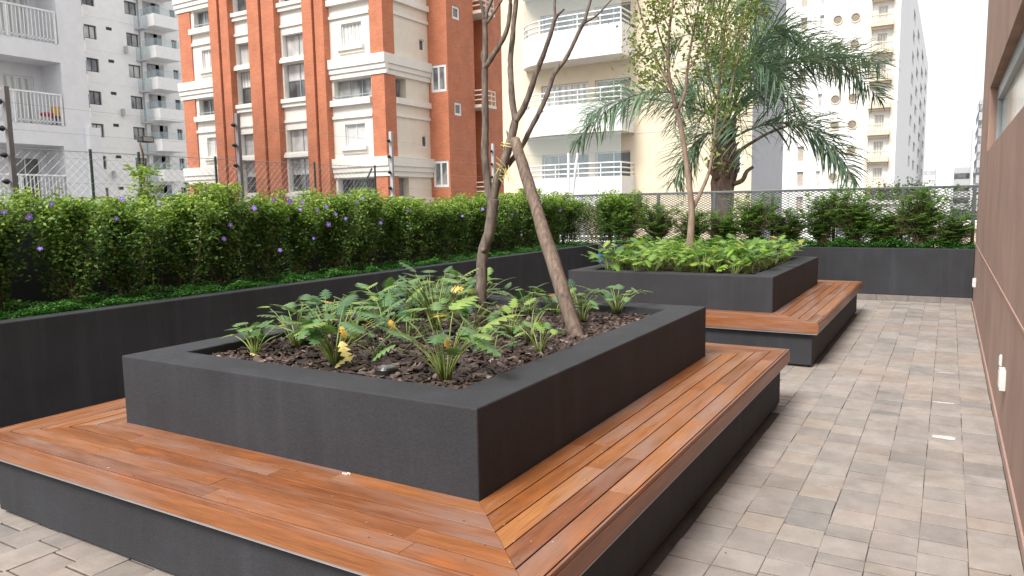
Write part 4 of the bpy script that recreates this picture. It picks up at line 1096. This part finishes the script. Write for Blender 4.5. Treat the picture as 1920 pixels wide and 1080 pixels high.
def frond(p0, pc, p1, dd, nl=88, ll=1.0, w_=.034, sparse=1):
    A = at(*p0, d=PD); B_ = at(*pc, d=PD+dd*.5); C_ = at(*p1, d=PD+dd)
    f = lambda t: A*(1-t)**2+B_*2*t*(1-t)+C_*t*t
    mb = MB(); mb.tube([f(t) for t in np.linspace(0, 1, 12)], [.03-.0025*i for i in range(12)], 5)
    r = mb.build('frond', m_petiole if False else m_palm, pt_)
    Ps, Ds, Ns, Ls, Ws, Ts = [], [], [], [], [], []
    for i in range(nl):
        t = .12+.88*i/nl; p = f(t); tg = (f(min(1, t+.02))-f(t-.02)).normalized(); s = tg.cross(Vector((0, 0, 1)))
        if s.length < .1: s = Vector((1, 0, 0))
        s.normalize(); u_ = s.cross(tg).normalized()
        for sg in (1, -1):
            L0 = ll*math.sin(math.pi*(.15+.75*t))**.6*RNG.uniform(.8, 1.1)
            ph = RNG.uniform(-1.2, 1.5); d1 = (tg*RNG.uniform(.6, .9)+(s*sg*math.cos(ph)+u_*math.sin(ph))*.85).normalized(); q = p
            d2 = (d1+Vector((0, 0, -.25))).normalized(); d3 = (d1+Vector((0, 0, -.7))).normalized()
            tt = float(RNG.beta(2, 2)); q2 = q+d1*L0*.4; q3 = q2+d2*L0*.35; q4 = q3+d3*L0*.3
            wv = d1.cross(Vector((0, 0, 1))).normalized()*w_*.5; wv2 = (wv+Vector((0, 0, w_*.2)))
            for (a_, b_, wa, wb) in ((q, q2, .6, 1), (q2, q3, 1, .75), (q3, q4, .75, .08)): Ps.append([a_-wv2*wa, a_+wv2*wa, b_+wv2*wb, b_-wv2*wb]); Ts.append(tt)
    m = MB()
    for f4, tt in zip(Ps, Ts): m.face(f4, tt)
    me = m.mesh('leaflets'); link('leaflets', me, m_palm, r)
c0 = (1364, 228)
FR = [((1358, 232), (1215, 95), (1078, 268), -.8), ((1370, 225), (1510, 10), (1648, 185), .3), ((1375, 258), (1520, 175), (1600, 338), -.6), ((1368, 220), (1440, -30), (1585, 140), 1.8),
      ((1362, 222), (1400, 20), (1500, 215), -1.6), ((1360, 225), (1300, 60), (1262, 250), 1.2), ((1360, 222), (1320, -20), (1240, 110), .8), ((1362, 218), (1350, 20), (1300, 190), -1.9),
      ((1366, 215), (1385, -60), (1425, 30), 1.5), ((1366, 215), (1350, -60), (1330, 0), .6), ((1368, 220), (1420, 20), (1478, 60), -.6), ((1362, 235), (1310, 160), (1300, 300), -1.5), ((1366, 225), (1385, 150), (1395, 290), -2.6),
      ((1356, 250), (1300, 235), (1262, 345), .5), ((1372, 225), (1470, 90), (1485, 270), 1.6), ((1364, 222), (1370, 60), (1380, 180), -2.8)]
FR += [((1358, 228), (1200, 150), (1100, 215), .9), ((1372, 222), (1540, 70), (1655, 120), 1.2)]
for k, (a_, b_, c_, dd) in enumerate(FR): frond(a_, b_, c_, dd, 120 if k in (0, 1, 2, 3, 16, 17) else 80, 1.05, .040 if k in (0, 1, 2, 3) else .032)

# ---- hedge shrubs on the left
def hedge_shrub_mesh(h, rx, ry, n, seed, leaf=.046, stems=9):
    P, D, Ts, tips = [], [], [], []; mb = MB()
    for s in range(stems):
        b = Vector((RNG.normal(0, rx*.25), RNG.normal(0, ry*.3), -.02)); tpt = Vector((b.x*1.2+RNG.uniform(-rx, rx)*.75, b.y+RNG.uniform(-ry, ry)*.75, h*RNG.uniform(.8, 1.02)))
        mpt = (b+tpt)/2+Vector((RNG.uniform(-.05, .05), RNG.uniform(-.05, .05), 0))
        Q = smooth_tube(mb, [b, mpt, tpt], [.008, .0025], 5, 6, .15)
        for q in Q[3:]:
            for _ in range(3):
                e = Vector(q)+Vector((RNG.uniform(-.16, .16), RNG.uniform(-.14, .14), RNG.uniform(-.02, .12))); mb.tube([q, e], [.0025, .001], 3, cap=False); tips.append(((Vector(q)+e)/2)[:]); tips.append(e[:]); tips.append(e[:])
    tp = np.array(tips); wz = np.clip(tp[:, 2]/h, 0, 1); pr_ = .10+wz**1.4; pr_ /= pr_.sum()
    P = tp[RNG.choice(len(tp), n, p=pr_)]+RNG.normal(0, .035, (n, 3)); P[:, 2] = np.clip(P[:, 2], .02, h*1.12)
    D = unit(rnd_dirs(n, -.7, .5)); Nn = rnd_dirs(n, .1, 1)
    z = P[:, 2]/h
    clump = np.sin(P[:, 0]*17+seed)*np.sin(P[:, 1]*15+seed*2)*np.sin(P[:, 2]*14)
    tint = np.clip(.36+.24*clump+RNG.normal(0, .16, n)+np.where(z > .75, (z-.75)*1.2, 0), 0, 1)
    return leaf_mesh('foliage', P, D, Nn, RNG.uniform(.6, 1.15, n)*leaf, RNG.uniform(.4, .6, n)*leaf, tint), mb.mesh('stems', True)
HV = [hedge_shrub_mesh(.92, .34, .26, 5600, k) for k in range(6)]
y = 1.3; hs_list = []; i = 0
ordn = ['first', 'second', 'third', 'fourth', 'fifth', 'sixth', 'seventh', 'eighth', 'ninth', 'tenth', 'eleventh', 'twelfth', 'thirteenth', 'fourteenth', 'fifteenth', 'sixteenth', 'seventeenth', 'eighteenth', 'nineteenth', 'twentieth', 'twenty first', 'twenty second', 'twenty third', 'twenty fourth', 'twenty fifth']
while y < 13.4:
    x = -6.55+RNG.uniform(-.06, .06); sz = RNG.uniform(.92, 1.1); 
    t = thing('hedge_shrub', f'{ordn[i]} purple flowered shrub of the left hedge, counting from the near end', 'shrub', (x, y, .775), 'shrubs of the flowering left hedge')
    fm, sm = HV[i % 6]; rz = RNG.choice([0, math.pi])
    for nm, me, m in (('foliage', fm, m_hedge), ('stems', sm, m_twig)):
        o = link(nm, me, m, t, t.location); o.scale = (1, 1.0, sz); o.rotation_euler.z = rz
    hs_list.append(t); y += RNG.uniform(.5, .6); i += 1
for x in (-5.95, -5.45):
    t = thing('hedge_shrub', 'purple flowered hedge shrub in the far corner, ' + ('against the left bed' if x < -5.7 else 'next to the feathery shrubs'), 'shrub', (x, YB+.42, .775), 'shrubs of the flowering left hedge')
    fm, sm = HV[2 if x < -5.7 else 4]
    for nm, me, m in (('foliage', fm, m_hedge), ('stems', sm, m_twig)):
        o = link(nm, me, m, t, t.location); o.scale = (1, 1, 1.08)
# taller sprig at the left
sp_ = at(275, 350, x=-6.9)
tpl = thing('sapling', 'bright green sapling poking above the left hedge in front of the floodlight', 'plant', (sp_.x, sp_.y, .775))
mb = MB(); mb.tube([(sp_.x, sp_.y, .77), (sp_.x, sp_.y+.02, 1.5), (sp_.x+.02, sp_.y, 2.02)], [.012, .008, .003], 6); mb.build('stem', m_petiole, tpl)
n = 240; P = np.stack([RNG.normal(sp_.x, .05, n), RNG.normal(sp_.y, .085, n), RNG.uniform(1.55, 2.08, n)], 1)
link('leaves', leaf_mesh('leaves', P, unit(rnd_dirs(n, -.3, .5)), rnd_dirs(n, .2, 1), RNG.uniform(.05, .09, n), RNG.uniform(.025, .045, n), RNG.uniform(.6, 1, n)), m_hedge, tpl)

# purple flowers, each a part of the nearest shrub
fl_px = [(8, 398), (55, 407), (97, 383), (228, 373), (218, 410), (432, 422), (420, 448), (477, 390), (75, 466), (568, 380), (543, 377), (595, 395), (525, 469), (612, 388), (616, 421), (588, 447), (648, 410), (680, 372), (668, 380), (701, 378), (765, 396), (867, 405), (961, 402), (978, 440), (1089, 373), (714, 418), (563, 393), (512, 375), (630, 402), (1050, 395), (905, 392)]
def flower(p, parent, r=.024, nrm=None):
    mb = MB(); nrm = Vector((1, -.5, .3)).normalized() if nrm is None else nrm; nrm = (nrm+Vector(RNG.uniform(-.4, .4, 3))).normalized(); a = nrm.orthogonal().normalized(); b = nrm.cross(a)
    for k in range(5):
        th = 2*math.pi*k/5; o = a*math.cos(th)+b*math.sin(th); s = a*math.cos(th+1.57)+b*math.sin(th+1.57)
        mb.face([p, p+o*r*.7-s*r*.5+nrm*r*.1, p+o*r*1.2-s*r*.3+nrm*r*.05, p+o*r*1.2+s*r*.3+nrm*r*.05, p+o*r*.7+s*r*.5+nrm*r*.1])
    f = mb.build('flower', m_flower, parent)
    MB().tube([p-nrm*.03, p+nrm*.004], [.003, .006], 6).build('flower_throat', m_flower2, f)
for (u, v) in fl_px:
    p = at(u, v, x=-6.2+RNG.uniform(-.03, .03)); par = min(hs_list, key=lambda o: abs(o.location.y-p.y)); flower(p, par, RNG.uniform(.016, .026))

# ---- leafy ground cover below the hedge
def cover(name, x0, x1, y0, y1, n, z0, hgt, m, sz=.03):
    x = RNG.uniform(x0, x1, n); y = RNG.uniform(y0, y1, n)
    bumpz = (np.sin(x*9+y*3)*np.cos(y*7)+np.sin(x*23)*np.sin(y*19)*.6)*.5+.5
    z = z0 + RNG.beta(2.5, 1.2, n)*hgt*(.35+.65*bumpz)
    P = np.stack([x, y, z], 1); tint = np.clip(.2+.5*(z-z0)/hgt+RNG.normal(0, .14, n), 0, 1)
    return tag(link(name, leaf_mesh(name, P, unit(rnd_dirs(n, -.1, .6)), rnd_dirs(n, .5, 1), RNG.uniform(.6, 1.2, n)*sz, RNG.uniform(.45, .7, n)*sz, tint), m), kind='stuff')
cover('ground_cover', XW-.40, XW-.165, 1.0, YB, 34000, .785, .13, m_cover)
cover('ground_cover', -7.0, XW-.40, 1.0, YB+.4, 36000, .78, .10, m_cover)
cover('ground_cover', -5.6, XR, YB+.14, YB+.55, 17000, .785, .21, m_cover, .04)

# ---- feathery shrubs along the far fence
def feather_mesh(h, r, n_fr, seed):
    mb = MB(); Ps, Ds, Ns, Ls, Ws, Ts = [], [], [], [], [], []
    for k in range(n_fr):
        az = RNG.uniform(0, 6.28); e = RNG.uniform(.1, 1); b = Vector((RNG.normal(0, .05), RNG.normal(0, .04), 0)); hh = h*RNG.uniform(.45, 1.05)
        tip = Vector((math.cos(az)*e*r, math.sin(az)*e*r*.6, hh)); c = Vector((tip.x*.3, tip.y*.3, hh*.75))
        f = lambda t: b*(1-t)**2+c*2*t*(1-t)+tip*t*t
        mb.tube([f(t) for t in (0, .3, .6, 1)], [.007, .005, .004, .001], 4, cap=False)
        for s in range(5):   # side sprays
            t0 = RNG.uniform(.25, .98); p = f(t0); dr = Vector((RNG.uniform(-1, 1), RNG.uniform(-1, 1), RNG.uniform(-.1, .9))).normalized(); L_ = RNG.uniform(.10, .24)
            mb.tube([p, p+dr*L_], [.003, .001], 3, cap=False)
            sd_ = dr.cross(Vector((0, 0, 1))).normalized(); tt = RNG.uniform(0, 1)
            for i in range(11):
                q = p+dr*L_*(i+1)/11
                for sg in (1, -1):
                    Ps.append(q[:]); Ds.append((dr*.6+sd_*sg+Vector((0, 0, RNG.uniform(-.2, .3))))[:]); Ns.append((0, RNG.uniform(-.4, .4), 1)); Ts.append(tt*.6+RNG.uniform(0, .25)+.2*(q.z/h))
    n = len(Ps)
    return leaf_mesh('foliage', np.array(Ps), unit(np.array(Ds)), np.array(Ns), RNG.uniform(.035, .06, n), RNG.uniform(.014, .024, n), np.clip(np.array(Ts), 0, 1)), mb.mesh('stems', True)
FV = [feather_mesh(.95, .58, 84, k) for k in range(4)]
bx = [(-5.35, .95), (-4.75, .82), (-4.1, .70), (-3.5, .66), (-2.95, .92), (-2.4, .70), (-1.85, .95), (-1.35, 1.02), (-.85, .66), (-.38, 1.0), (.05, .58)]
wh = ['at the left corner by the hedge', 'second from the left corner', 'left of the slender tree', 'just right of the slender tree', 'below the palm trunk', 'right of the palm trunk', 'left of the widest gap', 'tall one near the middle fence post', 'low one left of the last fence post', 'tall one at the last fence post', 'lowest one beside the brown wall']
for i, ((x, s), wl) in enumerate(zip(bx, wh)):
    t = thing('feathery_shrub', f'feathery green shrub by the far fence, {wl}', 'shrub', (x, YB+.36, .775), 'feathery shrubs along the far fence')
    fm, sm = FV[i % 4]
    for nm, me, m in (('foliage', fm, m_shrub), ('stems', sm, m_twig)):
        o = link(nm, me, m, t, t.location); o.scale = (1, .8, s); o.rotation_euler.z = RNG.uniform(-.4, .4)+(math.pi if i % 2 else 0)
    
# ---- trees beyond the terrace
def far_tree(x, y, ztop, r, label, n=2600, leaf=.22, m=m_far, hh=None):
    t = thing('broadleaf_tree', label, 'tree', (x, y, -6), 'trees in the street beyond the fence'); hh = hh or r*1.3; cz = ztop-hh
    mb = MB(); mb.tube([(x, y, -6), (x+.1, y, cz-hh*.6), (x, y, cz)], [.22, .16, .1], 8)
    for k in range(6): az = k*1.05; mb.tube([(x, y, cz-hh*.6), (x+math.cos(az)*r*.6, y+math.sin(az)*r*.6, cz+hh*.2)], [.09, .03], 5)
    mb.build('trunk', m_twig, t, True)
    nc = 22; C = unit(RNG.normal(0, 1, (nc, 3)))*RNG.uniform(.45, .9, (nc, 1))*np.array([r, r, hh])+np.array([x, y, cz])
    ci = RNG.integers(0, nc, n); P = C[ci]+RNG.normal(0, .2*r, (n, 3)); P[:, 2] = np.minimum(P[:, 2], ztop+.1*r)
    tt = np.clip(.4+(ci % 5-2)*.1+RNG.normal(0, .15, n), 0, 1)
    link('crown', leaf_mesh('crown', P, unit(rnd_dirs(n, -.5, .5)), rnd_dirs(n, .2, 1), RNG.uniform(.7, 1.2, n)*leaf, RNG.uniform(.5, .7, n)*leaf, tt), m, t)
far_tree(at(1700, 345, y=60).x, 60, at(1700, 338, y=60).z, 2.4, 'round tree top showing above the fence rail near the horizon', 9000, .2)
far_tree(at(1640, 345, y=75).x, 75, at(1640, 347, y=75).z, 3, 'low tree crown at the foot of the white building', 9000, .25)
far_tree(at(1790, 345, y=48).x, 48, 1.5, 3.4, 'leafy tree seen through the last fence panel', 9000, .24)
far_tree(at(1745, 345, y=40).x, 40, 1.35, 3.0, 'leafy tree seen through the fence left of the last post', 9000, .22)
far_tree(at(1655, 345, y=42).x, 42, 1.4, 3.0, 'leafy tree seen through the middle of the fence', 9000, .22)
far_tree(at(1610, 345, y=56).x, 56, 1.1, 2.8, 'leafy tree in front of the low white house', 8000, .24)


# grit and crumbs of leaf lying on the paving and benches
mb = MB()
for k in range(520):
    if k < 330: x, y, z = RNG.uniform(-.95, XR-.03), RNG.uniform(1.5, 12.9), .001
    elif k < 400: x, y, z = XR-.03-abs(RNG.normal(0, .05)), RNG.uniform(1.5, 12.9), .001
    elif k < 460: x, y, z = RNG.uniform(-4.4, -1.1), RNG.uniform(1.86, 2.33), ZB+.0005
    else: x, y, z = RNG.uniform(-1.54, -1.07), RNG.uniform(1.9, 6.0), ZB+.0005
    s = RNG.uniform(.0015, .005); a0 = RNG.uniform(0, 6.28)
    mb.face([(x+s*RNG.uniform(.5, 1.3)*math.cos(a0+q*1.257), y+s*RNG.uniform(.5, 1.3)*math.sin(a0+q*1.257), z+.002) for q in range(5)], float(RNG.uniform()))
m_grit = leafmat('dry_grit', [(0, (.05, .04, .03)), (.6, (.14, .10, .07)), (.8, (.5, .46, .40)), (1, (.6, .5, .3))], .8, .01)
tag(mb.build('grit', m_grit), kind='stuff')
